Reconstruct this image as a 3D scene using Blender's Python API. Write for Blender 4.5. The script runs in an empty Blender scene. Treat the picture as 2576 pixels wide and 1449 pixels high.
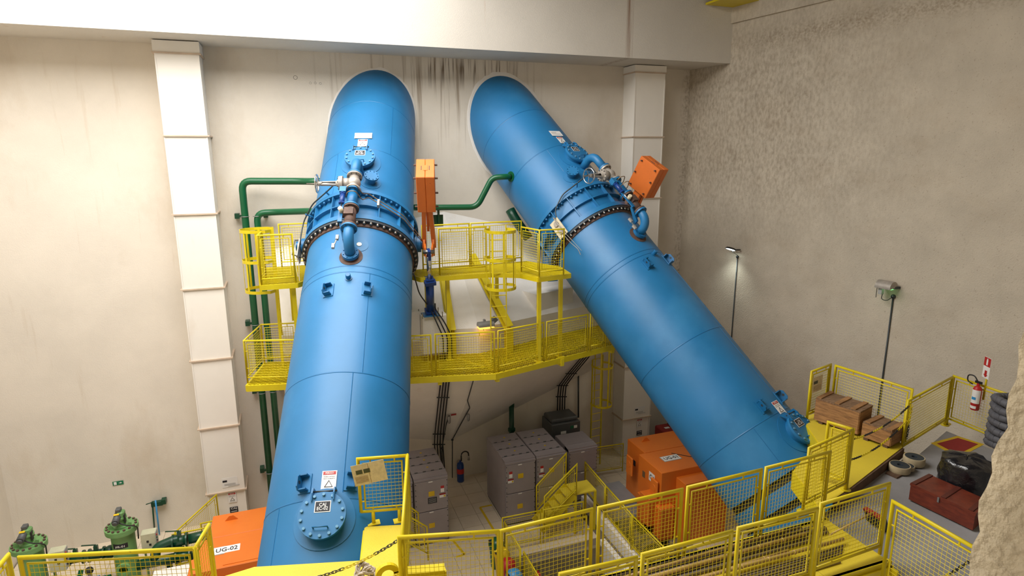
import bpy, math, random
from mathutils import Vector, Matrix
random.seed(7)
# ---------------------------------------------------------------- camera, world, lights, exposure
F, PITCH, ROLL, YAW = 1545.0, math.radians(12.25), math.radians(-0.25), math.radians(20.0)
W, H = 2576.0, 1449.0
CAM = Vector((0, 0, 11.0))
_hf = Vector((math.sin(YAW), math.cos(YAW), 0)); _hx = Vector((math.cos(YAW), -math.sin(YAW), 0)); _up = Vector((0, 0, 1))
FW = _hf*math.cos(PITCH) - _up*math.sin(PITCH); _u0 = _hf*math.sin(PITCH) + _up*math.cos(PITCH)
XR = _hx*math.cos(ROLL) + _u0*math.sin(ROLL); UP = -_hx*math.sin(ROLL) + _u0*math.cos(ROLL)
scene = bpy.context.scene
COL = scene.collection
cd = bpy.data.cameras.new('camera'); co = bpy.data.objects.new('camera', cd); COL.objects.link(co)
m3 = Matrix((XR, UP, -FW)).transposed()
co.matrix_world = Matrix.Translation(CAM) @ m3.to_4x4()
cd.sensor_fit = 'HORIZONTAL'; cd.sensor_width = 36.0; cd.lens = F/W*36.0; cd.clip_start = 0.05; cd.clip_end = 200
scene.camera = co
world = bpy.data.worlds.new('world'); scene.world = world; world.use_nodes = True
bg = world.node_tree.nodes['Background']; bg.inputs[0].default_value = (1.0, 0.97, 0.93, 1); bg.inputs[1].default_value = 0.9
def area(name, loc, target, sx, sy, power, color):
    l = bpy.data.lights.new(name, 'AREA'); l.shape = 'RECTANGLE'; l.size = sx; l.size_y = sy; l.energy = power; l.color = color
    o = bpy.data.objects.new(name, l); COL.objects.link(o); o.location = loc
    o.rotation_euler = (Vector(target)-Vector(loc)).to_track_quat('-Z', 'Y').to_euler(); return o
# daylight falling through the long roof opening over the turbine hall
area('skylight_offscreen', (-1.8, 11.6, 17.1), (-1.8, 11.65, 6.0), 11.6, 9.0, 3350, (1.0, 0.975, 0.94))
scene.view_settings.view_transform = 'Standard'; scene.view_settings.look = 'None'
scene.view_settings.exposure = -0.24; scene.view_settings.gamma = 1.0; scene.view_settings.use_curve_mapping = False

# ---------------------------------------------------------------- photo pixel -> point helpers
def ray(x, y): return FW + XR*((x-W/2)/F) - UP*((y-H/2)/F)
def plane(x, y, n, p0):
    r = ray(x, y); n = Vector(n); return CAM + r*(n.dot(Vector(p0)-CAM)/n.dot(r))
def Z(x, y, z): return plane(x, y, (0, 0, 1), (0, 0, z))
def Yp(x, y, Y): return plane(x, y, (0, 1, 0), (0, Y, 0))
YW = 19.03
RW0 = Vector((13.57, YW, 0)); RWD = Vector((math.sin(math.radians(8)), -math.cos(math.radians(8)), 0)); RWN = Vector((-math.cos(math.radians(8)), -math.sin(math.radians(8)), 0))
def Rw(x, y, off=0.0): return plane(x, y, RWN, RW0+RWN*off)

# ---------------------------------------------------------------- mesh builder
class MB:
    def __init__(s): s.v = []; s.f = []; s.sm = []
    def add(s, vs, fs, smooth=False):
        b = len(s.v); s.v += [tuple(p) for p in vs]
        for q in fs: s.f.append(tuple(i+b for i in q)); s.sm.append(smooth)
        return s
    def box(s, c, size, ax=None, bev=0.0):
        c = Vector(c); X, Y, Zv = (Vector((1,0,0)), Vector((0,1,0)), Vector((0,0,1))) if ax is None else [Vector(a) for a in ax]
        hx, hy, hz = size[0]/2, size[1]/2, size[2]/2
        if bev <= 0:
            vs = [c+X*(hx*i)+Y*(hy*j)+Zv*(hz*k) for i in (-1,1) for j in (-1,1) for k in (-1,1)]
            return s.add(vs, [(0,1,3,2),(4,6,7,5),(0,4,5,1),(2,3,7,6),(0,2,6,4),(1,5,7,3)])
        b = bev; vs = []; idx = {}
        for i in (-1,1):
            for j in (-1,1):
                for k in (-1,1):
                    for a in range(3):
                        o = [hx-b, hy-b, hz-b]; o[a] += b
                        idx[(i,j,k,a)] = len(vs); vs.append(c+X*(o[0]*i)+Y*(o[1]*j)+Zv*(o[2]*k))
        fs = []
        for a in range(3):
            for sg in (-1,1):
                q = []
                for (p, r) in ((-1,-1),(1,-1),(1,1),(-1,1)):
                    t = [0,0,0]; t[a] = sg; t[(a+1)%3] = p; t[(a+2)%3] = r; q.append(idx[(t[0],t[1],t[2],a)])
                fs.append(tuple(q) if sg > 0 else tuple(reversed(q)))
        for a in range(3):
            b1, b2 = (a+1)%3, (a+2)%3
            for p in (-1,1):
                for r in (-1,1):
                    t0 = [0,0,0]; t1 = [0,0,0]; t0[a] = -1; t1[a] = 1
                    for t in (t0,t1): t[b1] = p; t[b2] = r
                    fs.append((idx[(*t0,b1)], idx[(*t1,b1)], idx[(*t1,b2)], idx[(*t0,b2)]))
        for i in (-1,1):
            for j in (-1,1):
                for k in (-1,1): fs.append((idx[(i,j,k,0)], idx[(i,j,k,1)], idx[(i,j,k,2)]))
        return s.add(vs, fs)
    def lathe(s, o, axis, prof, n=24, smooth=True, up=None, a0=0.0, a1=2*math.pi):
        o = Vector(o); D = Vector(axis).normalized(); u, w = basis(D, up); full = abs(a1-a0-2*math.pi) < 1e-6
        m = n if full else n+1
        cs = [(math.cos(a0+(a1-a0)*i/n), math.sin(a0+(a1-a0)*i/n)) for i in range(m)]
        ring = lambda t, r: [tuple(o+D*t+(u*c+w*q)*r) for c, q in cs]
        last = None; b0 = 0
        for k in range(len(prof)-1):
            p, q = Vector(prof[k]), Vector(prof[k+1]); d = (q-p)
            if d.length < 1e-9: continue
            d.normalize(); b = len(s.v)
            if last is not None and last.dot(d) > 0.8: s.v += ring(*prof[k+1]); r0 = b0; r1 = b       # soft bend: share the ring
            else: s.v += ring(*prof[k]); s.v += ring(*prof[k+1]); r0 = b; r1 = b+m                    # hard edge: own ring
            b0 = r1; last = d
            for i in range(n):
                j = (i+1) % m if full else i+1
                s.f.append((r0+i, r0+j, r1+j, r1+i)); s.sm.append(smooth)
        return s
    def cyl(s, p0, p1, r, r1=None, n=12, caps=True):
        p0 = Vector(p0); p1 = Vector(p1); D = (p1-p0); L = D.length; D.normalize(); u, w = basis(D); r1 = r if r1 is None else r1
        vs = []
        for (p, q) in ((p0, r), (p1, r1)):
            for i in range(n): a = 2*math.pi*i/n; vs.append(p+(u*math.cos(a)+w*math.sin(a))*q)
        b = len(s.v); s.v += [tuple(p) for p in vs]
        for i in range(n): s.f.append((b+i, b+(i+1)%n, b+n+(i+1)%n, b+n+i)); s.sm.append(n > 6)
        if caps: s.f.append(tuple(b+i for i in reversed(range(n)))); s.sm.append(False); s.f.append(tuple(b+n+i for i in range(n))); s.sm.append(False)
        return s
    def tube(s, pts, r, n=8, closed=False, caps=True):
        P = [Vector(p) for p in pts]; N = len(P); b = len(s.v)
        seg = [(P[(i+1) % N]-P[i]).normalized() for i in range(N if closed else N-1)]
        u, w = basis(seg[0]); prev = seg[0]
        for i in range(N):
            if closed: d0, d1 = seg[i-1], seg[i]
            else: d0 = seg[max(i-1, 0)]; d1 = seg[min(i, N-2)]
            if i > 0 or closed:
                q = prev.rotation_difference(d0); u = q @ u; prev = d0
            t = d0+d1
            t = d1 if t.length < 1e-6 else t.normalized(); u = (u-d0*u.dot(d0)).normalized(); w = d0.cross(u)
            for k in range(n):
                a = 2*math.pi*k/n; off = (u*math.cos(a)+w*math.sin(a))*r
                den = d0.dot(t)
                if den > 0.3: off = off-d0*(off.dot(t)/den)
                s.v.append(tuple(P[i]+off))
        for i in range(N if closed else N-1):
            j = (i+1) % N
            for k in range(n): s.f.append((b+i*n+k, b+i*n+(k+1)%n, b+j*n+(k+1)%n, b+j*n+k)); s.sm.append(n > 5)
        if caps and not closed:
            s.f.append(tuple(b+k for k in reversed(range(n)))); s.sm.append(False)
            s.f.append(tuple(b+(N-1)*n+k for k in range(n))); s.sm.append(False)
        return s
    def prism(s, poly, vec):
        P = [Vector(p) for p in poly]; V = Vector(vec); n = len(P)
        fs = [tuple(range(n)), tuple(reversed(range(n, 2*n)))]+[(i, n+i, n+(i+1)%n, (i+1)%n) for i in range(n)]
        return s.add(P+[p+V for p in P], fs)
    def bar(s, p0, p1, w, h, up=(0,0,1)):
        p0 = Vector(p0); p1 = Vector(p1); d = (p1-p0).normalized(); up = Vector(up); sd = d.cross(up)
        if sd.length < 1e-4: sd = d.cross(Vector((0,1,0)))
        sd.normalize(); u2 = sd.cross(d)
        return s.box((p0+p1)/2, ((p1-p0).length, w, h), (d, sd, u2))
    def wire(s, p0, p1, r):
        return s.cyl(p0, p1, r, n=3, caps=False)
    def sphere(s, c, r, n=12, m=8, sc=(1,1,1)):
        c = Vector(c); b = len(s.v)
        for j in range(m+1):
            t = math.pi*j/m
            for i in range(n):
                a = 2*math.pi*i/n; s.v.append((c.x+r*sc[0]*math.sin(t)*math.cos(a), c.y+r*sc[1]*math.sin(t)*math.sin(a), c.z+r*sc[2]*math.cos(t)))
        for j in range(m):
            for i in range(n): s.f.append((b+j*n+i, b+(j+1)*n+i, b+(j+1)*n+(i+1)%n, b+j*n+(i+1)%n)); s.sm.append(True)
        return s
    def mesh(s, name, mat, base=None):
        me = bpy.data.meshes.new(name)
        vs = s.v if base is None else [(p[0]-base[0], p[1]-base[1], p[2]-base[2]) for p in s.v]
        me.from_pydata(vs, [], s.f); me.polygons.foreach_set('use_smooth', s.sm)
        mats = mat if isinstance(mat, (list, tuple)) else [mat]
        for q in mats: me.materials.append(M[q] if isinstance(q, str) else q)
        me.update(); return me
    def build(s, name, mat, parent=None, kind=None, label=None):
        base = BASE.get(parent.name) if parent else None
        o = bpy.data.objects.new(name, s.mesh(name, mat, base)); COL.objects.link(o)
        if parent: o.parent = parent; BASE[o.name] = base
        if kind: o['kind'] = kind
        if label: o['label'] = label
        return o
BASE = {}
def basis(D, up=None):
    D = Vector(D); a = Vector(up) if up is not None else (Vector((0,0,1)) if abs(D.z) < 0.9 else Vector((1,0,0)))
    u = (a-D*a.dot(D)).normalized(); return u, D.cross(u)
def thing(name, label, cat, loc, group=None):
    o = bpy.data.objects.new(name, None); COL.objects.link(o); o.location = Vector(loc); o.empty_display_size = 0.1
    o['label'] = label; o['category'] = cat
    if group: o['group'] = group
    BASE[o.name] = Vector(loc); return o
def tag(o, label, cat, group=None):
    o['label'] = label; o['category'] = cat
    if group: o['group'] = group
    return o
def solo(name, mb, mat, label, cat, group=None):
    """a one-mesh thing with its origin at its base"""
    xs = [p[0] for p in mb.v]; ys = [p[1] for p in mb.v]; zs = [p[2] for p in mb.v]
    b = Vector(((min(xs)+max(xs))/2, (min(ys)+max(ys))/2, min(zs)))
    o = bpy.data.objects.new(name, mb.mesh(name, mat, b)); COL.objects.link(o); o.location = b; return tag(o, label, cat, group)
def struct(name, mb, mat):
    o = mb.build(name, mat); o['kind'] = 'structure'; return o
def inst(name, me, parent, mtx, label=None):
    """a part that shares mesh data, placed by a world matrix"""
    o = bpy.data.objects.new(name, me); COL.objects.link(o); o.parent = parent
    o.matrix_local = Matrix.Translation(-BASE[parent.name]) @ mtx
    return o
def orient(p, zdir, xdir=None):
    zd = Vector(zdir).normalized(); u, w = basis(zd, xdir); return Matrix.Translation(Vector(p)) @ Matrix((u, w, zd)).transposed().to_4x4()
def arc(c, u, v, r, a0, a1, n):
    c = Vector(c); u = Vector(u); v = Vector(v)
    return [c+(u*math.cos(a0+(a1-a0)*i/n)+v*math.sin(a0+(a1-a0)*i/n))*r for i in range(n+1)]
def rounded(pts, rad, n=5):
    """polyline with rounded corners"""
    P = [Vector(p) for p in pts]; out = [P[0]]
    for i in range(1, len(P)-1):
        a = (P[i-1]-P[i]); b = (P[i+1]-P[i]); r = min(rad, a.length*.45, b.length*.45); p0 = P[i]+a.normalized()*r; p1 = P[i]+b.normalized()*r
        for k in range(n+1):
            t = k/n; out.append(p0*(1-t)**2+P[i]*2*t*(1-t)+p1*t*t)
    out.append(P[-1]); return out
def text(s, parent, p, ux, uy, h, mat, width=None, name='lettering', off=0.002):
    """flat lettering centred on p in the plane of ux (reading direction) and uy (up)"""
    cu = bpy.data.curves.new(name, 'FONT'); cu.body = s; cu.align_x = 'CENTER'; cu.align_y = 'CENTER'; cu.size = 1.0; cu.resolution_u = 2; cu.offset = 0.012; cu.space_line = 0.8
    t = bpy.data.objects.new(name, cu); me = bpy.data.meshes.new_from_object(t); bpy.data.objects.remove(t); bpy.data.curves.remove(cu)
    if not me.vertices: return None
    xs = [v.co.x for v in me.vertices]; ys = [v.co.y for v in me.vertices]; cx = (min(xs)+max(xs))/2; cy = (min(ys)+max(ys))/2
    sy = h/(max(ys)-min(ys)); sx = sy if width is None else width/(max(xs)-min(xs))
    ux = Vector(ux).normalized(); uy = Vector(uy).normalized(); nn = ux.cross(uy); b = BASE[parent.name]
    for v in me.vertices: v.co = Vector(p)-b+ux*((v.co.x-cx)*sx)+uy*((v.co.y-cy)*sy)+nn*off
    me.materials.clear(); me.materials.append(M[mat])
    o = bpy.data.objects.new(name, me); COL.objects.link(o); o.parent = parent; return o
def card(name, parent, p, ux, uy, w, h, mat, t=0.003, label=None):
    ux = Vector(ux).normalized(); uy = Vector(uy).normalized(); n = ux.cross(uy)
    o = MB().box(Vector(p)+n*(t/2), (w, h, t), (ux, uy, n)).build(name, mat, parent, label=label); return o

# ---------------------------------------------------------------- materials
M = {}
def lin(c): return tuple((x/255/12.92 if x/255 <= 0.04045 else ((x/255+0.055)/1.055)**2.4) for x in c)
def mat(name, rgb, rough=0.5, metal=0.0, var=0.10, scale=3.0, rgb2=None, bump=0.0, bscale=60.0, spec=0.5, coat=0.0, streak=None, emis=None):
    m = bpy.data.materials.new(name); m.use_nodes = True; nt = m.node_tree; N = nt.nodes; L = nt.links
    b = N['Principled BSDF']; b.inputs['Roughness'].default_value = rough; b.inputs['Metallic'].default_value = metal
    b.inputs['Specular IOR Level'].default_value = spec; b.inputs['Coat Weight'].default_value = coat
    c1 = lin(rgb); c2 = lin(rgb2) if rgb2 else tuple(x*(1-var*2) for x in c1)
    tc = N.new('ShaderNodeTexCoord'); mp = N.new('ShaderNodeMapping'); L.new(tc.outputs['Object'], mp.inputs[0])
    if streak: mp.inputs['Scale'].default_value = streak
    nz = N.new('ShaderNodeTexNoise'); nz.inputs['Scale'].default_value = scale; nz.inputs['Detail'].default_value = 6; nz.inputs['Roughness'].default_value = 0.6
    L.new(mp.outputs[0], nz.inputs['Vector'])
    cr = N.new('ShaderNodeValToRGB'); cr.color_ramp.elements[0].position = 0.35; cr.color_ramp.elements[1].position = 0.7
    cr.color_ramp.elements[0].color = (*c1, 1); cr.color_ramp.elements[1].color = (*c2, 1)
    L.new(nz.outputs['Fac'], cr.inputs[0]); L.new(cr.outputs[0], b.inputs['Base Color'])
    if bump > 0:
        n2 = N.new('ShaderNodeTexNoise'); n2.inputs['Scale'].default_value = bscale; n2.inputs['Detail'].default_value = 4; L.new(tc.outputs['Object'], n2.inputs['Vector'])
        bp = N.new('ShaderNodeBump'); bp.inputs['Strength'].default_value = bump; bp.inputs['Distance'].default_value = 0.02; L.new(n2.outputs['Fac'], bp.inputs['Height']); L.new(bp.outputs[0], b.inputs['Normal'])
    if emis: b.inputs['Emission Color'].default_value = (*emis[0], 1); b.inputs['Emission Strength'].default_value = emis[1]
    M[name] = m; return m
def layer(m, rgb, scale, lo, hi, streak=(1,1,1), detail=8, amount=1.0, rough=0.6):
    """stains and wear with a shape of their own, mixed over the colour of a material"""
    nt = M[m].node_tree; N = nt.nodes; L = nt.links; b = N['Principled BSDF']; src = b.inputs['Base Color'].links[0].from_socket
    tc = N.new('ShaderNodeTexCoord'); mp = N.new('ShaderNodeMapping'); mp.inputs['Scale'].default_value = streak; mp.inputs['Location'].default_value = (3.1*scale, 1.7, 0.3)
    L.new(tc.outputs['Object'], mp.inputs[0]); nz = N.new('ShaderNodeTexNoise'); nz.inputs['Scale'].default_value = scale; nz.inputs['Detail'].default_value = detail; nz.inputs['Roughness'].default_value = rough
    L.new(mp.outputs[0], nz.inputs['Vector']); mr = N.new('ShaderNodeMapRange'); mr.inputs['From Min'].default_value = lo; mr.inputs['From Max'].default_value = hi; mr.inputs['To Max'].default_value = amount
    L.new(nz.outputs['Fac'], mr.inputs['Value']); mx = N.new('ShaderNodeMix'); mx.data_type = 'RGBA'
    L.new(mr.outputs[0], mx.inputs[0]); L.new(src, mx.inputs[6]); mx.inputs[7].default_value = (*lin(rgb), 1); L.new(mx.outputs[2], b.inputs['Base Color'])
mat('wall', (222, 213, 199), 0.85, var=0.05, scale=0.6, bump=0.25, bscale=45, spec=0.2)
layer('wall', (176, 152, 118), 0.35, 0.55, 0.80, (1,1,0.5), amount=0.55); layer('wall', (180, 156, 124), 5.0, 0.62, 0.80, (1,1,0.08), amount=0.3)
mat('wall_r', (204, 193, 175), 0.9, var=0.07, scale=1.2, bump=0.6, bscale=30, spec=0.15)
layer('wall_r', (160, 138, 110), 0.5, 0.52, 0.80, (1,1,1.6), amount=0.35); layer('wall_r', (140, 120, 98), 22.0, 0.60, 0.68, amount=0.4)
mat('beam', (215, 209, 199), 0.85, var=0.04, scale=0.5, bump=0.25, bscale=45, spec=0.2); layer('beam', (176, 130, 88), 2.4, 0.66, 0.74, (1,1,0.06), amount=0.5)
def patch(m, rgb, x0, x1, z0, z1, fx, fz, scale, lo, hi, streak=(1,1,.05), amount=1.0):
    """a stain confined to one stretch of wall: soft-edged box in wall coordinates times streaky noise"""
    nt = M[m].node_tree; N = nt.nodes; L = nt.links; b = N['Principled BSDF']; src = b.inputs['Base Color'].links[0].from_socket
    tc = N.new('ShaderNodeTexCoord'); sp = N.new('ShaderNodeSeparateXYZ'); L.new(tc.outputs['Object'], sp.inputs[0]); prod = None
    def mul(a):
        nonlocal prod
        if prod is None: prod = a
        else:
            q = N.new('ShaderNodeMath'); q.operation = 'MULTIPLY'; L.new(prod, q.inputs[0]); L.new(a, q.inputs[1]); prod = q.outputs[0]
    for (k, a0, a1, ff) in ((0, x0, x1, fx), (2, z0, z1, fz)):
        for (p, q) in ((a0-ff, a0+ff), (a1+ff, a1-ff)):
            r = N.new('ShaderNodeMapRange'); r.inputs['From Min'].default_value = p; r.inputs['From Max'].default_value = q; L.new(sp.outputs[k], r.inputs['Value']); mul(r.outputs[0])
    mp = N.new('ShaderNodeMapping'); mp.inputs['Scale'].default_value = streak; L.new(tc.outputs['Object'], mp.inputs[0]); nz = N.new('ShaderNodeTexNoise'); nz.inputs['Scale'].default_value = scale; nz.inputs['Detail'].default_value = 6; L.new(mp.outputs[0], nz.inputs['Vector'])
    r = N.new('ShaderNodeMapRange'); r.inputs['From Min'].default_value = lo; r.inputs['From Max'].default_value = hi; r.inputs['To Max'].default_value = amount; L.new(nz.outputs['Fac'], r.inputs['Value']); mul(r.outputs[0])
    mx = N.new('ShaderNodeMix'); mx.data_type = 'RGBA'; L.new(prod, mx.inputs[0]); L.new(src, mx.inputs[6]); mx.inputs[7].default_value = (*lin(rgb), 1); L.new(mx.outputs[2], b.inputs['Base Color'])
_a = Yp(1577, 60, 17.25).x; _b = Yp(1592, 60, 17.25).x
patch('beam', (128, 84, 52), _a, _b, 13.85, 17, .04, .05, 9.0, .35, .6, (1,1,.04), .75)
patch('wall', (92, 70, 48), 4.0, 7.0, 13.2, 13.9, .5, .3, 16.0, .52, .62, (1,1,.03), .8)
patch('wall', (120, 96, 66), 1.5, 7.5, 11.8, 13.9, .8, .8, 9.0, .56, .68, (1,1,.03), .6)
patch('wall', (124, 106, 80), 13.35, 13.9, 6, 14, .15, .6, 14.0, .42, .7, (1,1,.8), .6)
patch('wall_r', (128, 106, 78), 13.9, 17.5, 14.15, 14.6, .3, .2, 14.0, .38, .66, (1,1,1.3), .5)   # grime band
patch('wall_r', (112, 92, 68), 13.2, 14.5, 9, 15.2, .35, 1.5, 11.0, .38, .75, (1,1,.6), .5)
mat('stucco', (222, 208, 180), 0.95, var=0.1, scale=6, bump=1.0, bscale=26, spec=0.1)
mat('block', (232, 227, 220), 0.8, var=0.05, scale=0.8, bump=0.3, bscale=35, spec=0.2); layer('block', (190, 172, 146), 1.3, 0.62, 0.75, amount=0.35)
mat('duct', (236, 231, 222), 0.55, var=0.03, scale=0.8, spec=0.3); layer('duct', (196, 170, 140), 0.9, 0.60, 0.75, (1,1,0.4), amount=0.3)
mat('duct_rim', (206, 184, 162), 0.6)
mat('tile', (218, 202, 178), 0.35, var=0.05, scale=1.5); mat('grout', (120, 108, 92), 0.9)
mat('soffit', (118, 110, 98), 0.9, var=0.1, scale=1.0)  # dark grey chosen to cut bounced light from the unseen roof slabs
mat('concrete', (150, 148, 148), 0.8, var=0.10, scale=1.5, bump=0.2); mat('pit', (140, 128, 104), 0.85, var=0.12)
mat('blue', (34, 114, 168), 0.47, var=0.06, scale=0.7, rgb2=(26, 106, 154), spec=0.55, coat=0.0, bump=0.04, bscale=14)
layer('blue', (60, 134, 182), 0.55, 0.55, 0.70, amount=0.45); layer('blue', (30, 78, 100), 9.0, 0.70, 0.76, amount=0.5)
mat('blue_d', (24, 104, 156), 0.4, var=0.08, scale=4); mat('blue_bolt', (96, 146, 178), 0.4, 0.2)
mat('blue_navy', (26, 62, 130), 0.35, var=0.08, scale=5)
mat('seam', (18, 84, 128), 0.5); mat('bolt_dark', (70, 76, 78), 0.4, 0.6); mat('steel', (150, 146, 138), 0.32, 0.85, var=0.12, scale=8)
mat('castgrey', (176, 168, 158), 0.5, 0.3, var=0.12, scale=8); mat('chrome', (206, 206, 208), 0.16, 0.95, var=0.03)
mat('rust', (104, 80, 68), 0.7, var=0.2, scale=8, rgb2=(72, 52, 46)); mat('flange_dark', (44, 54, 62), 0.55, var=0.1, scale=6); mat('ring_dark', (38, 40, 44), 0.7)
mat('brass', (150, 120, 84), 0.4, 0.5); mat('cream', (216, 204, 174), 0.5)
mat('yellow', (217, 197, 24), 0.42, var=0.05, scale=3, rgb2=(206, 182, 16), spec=0.45); layer('yellow', (150, 118, 40), 14.0, 0.70, 0.76, amount=0.5)
mat('yellow_plate', (220, 196, 54), 0.5, var=0.06, scale=1.2, bump=0.25, bscale=55); layer('yellow_plate', (160, 132, 50), 18.0, 0.66, 0.73, amount=0.45)
mat('orange', (222, 118, 34), 0.5, var=0.05, scale=0.9, rgb2=(214, 108, 28)); layer('orange', (240, 140, 60), 0.4, 0.58, 0.66, amount=0.5)
mat('orange_w', (224, 116, 44), 0.5, var=0.06, scale=2.0); layer('orange_w', (150, 70, 30), 7.0, 0.66, 0.74, amount=0.5)
mat('green', (12, 88, 52), 0.32, var=0.08, scale=3); mat('green_l', (112, 158, 96), 0.5, var=0.08, scale=4); mat('green_d', (14, 66, 44), 0.35, var=0.1, scale=6)
mat('cab', (150, 141, 143), 0.5, var=0.05, scale=2, bump=0.1, bscale=120); mat('cab_d', (84, 86, 86), 0.5, var=0.06, scale=2); mat('cab_rim', (126, 118, 120), 0.5)
mat('white', (236, 234, 230), 0.5, var=0.03); mat('black', (24, 24, 26), 0.5); mat('ink', (30, 30, 38), 0.6); mat('red', (186, 36, 36), 0.45); mat('grey_l', (178, 178, 176), 0.45)
mat('paper', (222, 206, 176), 0.7, var=0.12, scale=14); mat('labelyellow', (224, 186, 16), 0.5); mat('sign_green', (22, 116, 78), 0.5)
mat('rubber', (36, 34, 34), 0.6); mat('hose', (92, 92, 98), 0.6, var=0.15, scale=6); mat('bag', (26, 26, 30), 0.22, var=0.05, spec=0.7, bump=1.0, bscale=9)
mat('wood', (166, 122, 78), 0.75, var=0.12, scale=3, rgb2=(120, 84, 52), streak=(1.5, 1.5, 9), bump=0.15); mat('wood_t', (140, 110, 82), 0.8, var=0.15, scale=3, rgb2=(96, 72, 52), streak=(2, 9, 2))
mat('wood_d', (104, 78, 58), 0.85, var=0.2, scale=4); mat('mahog', (118, 50, 30), 0.45, var=0.12, scale=3, rgb2=(88, 34, 22), streak=(2, 2, 8)); mat('mahog_d', (92, 38, 26), 0.45)
mat('bamboo', (206, 172, 112), 0.55, var=0.12, scale=4); mat('bamboo_g', (132, 118, 104), 0.65, var=0.15, scale=4); mat('card_brown', (158, 126, 88), 0.8)
mat('rope', (202, 188, 172), 0.9, var=0.12, scale=20); mat('fluor', (200, 198, 168), 0.7); mat('galv', (150, 150, 150), 0.4, 0.6)
mat('ledwhite', (255, 255, 255), 0.4, emis=((0.85, 1.0, 0.95), 14.0)); mat('lampwarm', (255, 170, 60), 0.4, emis=((1.0, 0.5, 0.08), 2.5)); mat('greenglow', (120, 230, 120), 0.4, emis=((0.3, 1.0, 0.35), 1.2))
mat('mattred', (150, 44, 40), 0.9, var=0.08, scale=20); mat('mud', (110, 96, 84), 0.8, var=0.2, scale=3); mat('sky_blue', (60, 150, 210), 0.4)
mat('discs', (188, 172, 138), 0.7, var=0.15, scale=6)
# ================================================================ the setting
LX = -7.8
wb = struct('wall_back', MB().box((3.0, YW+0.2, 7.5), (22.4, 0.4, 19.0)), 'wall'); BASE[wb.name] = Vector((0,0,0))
struct('wall_left', MB().box((LX-0.2, 8.5, 7.5), (0.4, 22.0, 19.0)), 'wall')
e0 = RW0-RWD*0.5; e1 = RW0+RWD*21.0
zl = 15.05
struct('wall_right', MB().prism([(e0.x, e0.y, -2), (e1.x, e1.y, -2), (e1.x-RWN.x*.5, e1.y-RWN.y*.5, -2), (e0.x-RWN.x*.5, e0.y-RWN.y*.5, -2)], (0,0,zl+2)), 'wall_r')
g0 = e0+RWN*0.09; g1 = e1+RWN*0.09
struct('trim_1', MB().prism([(g0.x, g0.y, zl), (g1.x, g1.y, zl), (g1.x-RWN.x*.5, g1.y-RWN.y*.5, zl), (g0.x-RWN.x*.5, g0.y-RWN.y*.5, zl)], (0,0,1.95)), 'wall_r')
rx = lambda Y: RW0.x+(YW-Y)*RWD.x/(-RWD.y)
struct('trim_2', MB().prism([(LX, 17.25, 13.85), (rx(17.25), 17.25, 13.85), (rx(YW), YW, 13.85), (LX, YW, 13.85)], (0,0,3.15)), 'beam')
struct('ceiling_added', MB().prism([(4.1, -4, 17.0), (rx(-4)+.6, -4, 17.0), (rx(YW)+.6, YW+.4, 17.0), (4.1, YW+.4, 17.0)], (0,0,0.3)).box((-1.6, 1.7, 17.15), (12.8, 10.8, .3)).box((-1.6, 17.8, 17.15), (12.8, 3.2, .3)), 'soffit')  # unseen roof slabs added to darken the right side and frame the skylight
struct('wall_front_added', MB().box((5.0, -3.7, 7.5), (27, .4, 19.4)), 'wall')  # unseen wall added behind the camera to cut ambient light
solo('crane_girder', MB().box((14.2, 16.7, 15.55), (3.0, 1.0, 0.06)).box((14.2, 16.7, 15.85), (3.0, 0.05, 0.55)).box((14.2, 16.7, 16.15), (3.0, 1.0, 0.06)), 'yellow', 'yellow crane girder high in the corner above the beam', 'girder')
# black core holes and rust scars in the plaster
for (x, y, r) in ((743, 195, .05), (781, 209, .028), (793, 209, .028), (806, 210, .028)):
    p = Yp(x, y, YW); MB().lathe(p, (0,-1,0), [(-.02, 0.001), (-.02, r*.8), (0.004, r), (0.004, r*1.12), (-.01, r*1.12)], 14).build('wall_hole', 'black', wb)
# tiled lower floor around the sump pit and the machine trench
FL = MB()
for (x0, x1, y0, y1) in ((LX, 5.2, 3, YW), (5.2, 7.9, 13.96, YW), (7.9, 8.3, 3, YW), (8.3, 9.7, 15.9, YW), (9.7, 16.5, 3, YW)):
    FL.box(((x0+x1)/2, (y0+y1)/2, -0.8), (x1-x0, y1-y0, 1.58))
fl = struct('floor', FL, 'grout'); BASE[fl.name] = Vector((0,0,0))
MB().box((6.55, 8.5, -1.6), (2.7, 11, .2)).build('pit_floor', 'pit', fl); MB().box((9.0, 9.5, -.85), (1.4, 13, .2)).build('trench_floor', 'mud', fl)
MB().box((7.82, 9.0, -.3), (.16, 9.9, .9)).box((8.2, 9.9, .12), (.2, 12, .5)).build('pit_curb', 'block', fl)
MB().box((6.55, 13.9, -.75), (2.7, .12, 1.5)).build('pit_wall', 'pit', fl)
tme = MB().box((0,0,0), (.592, .592, .02)).mesh('tile', 'tile'); TS = 0.6; tl = []
for i in range(-22, 21):
    for j in range(-26, 2):
        x = 4.845+(i+.5)*TS; y = 18.44+(j+.5)*TS
        if x < LX+.3 or x > 13 or y > YW-.2 or y < 5: continue
        if 4.95 < x < 8.4 and y < 14.2: continue
        if 8.0 < x < 10.0 and y < 16.2: continue
        v = (2.4 < x < 10.6 and y > 13.6) or (x < -1.0 and y > 14.2); tl.append((v, x, y))
rest = MB()
for (v, x, y) in tl:
    if v: o = inst('tile', tme, fl, Matrix.Translation((x, y, 0.0)))
    else: rest.box((x, y, 0), (.592, .592, .02))
rest.build('tile_field', 'tile', fl, kind='stuff')
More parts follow.
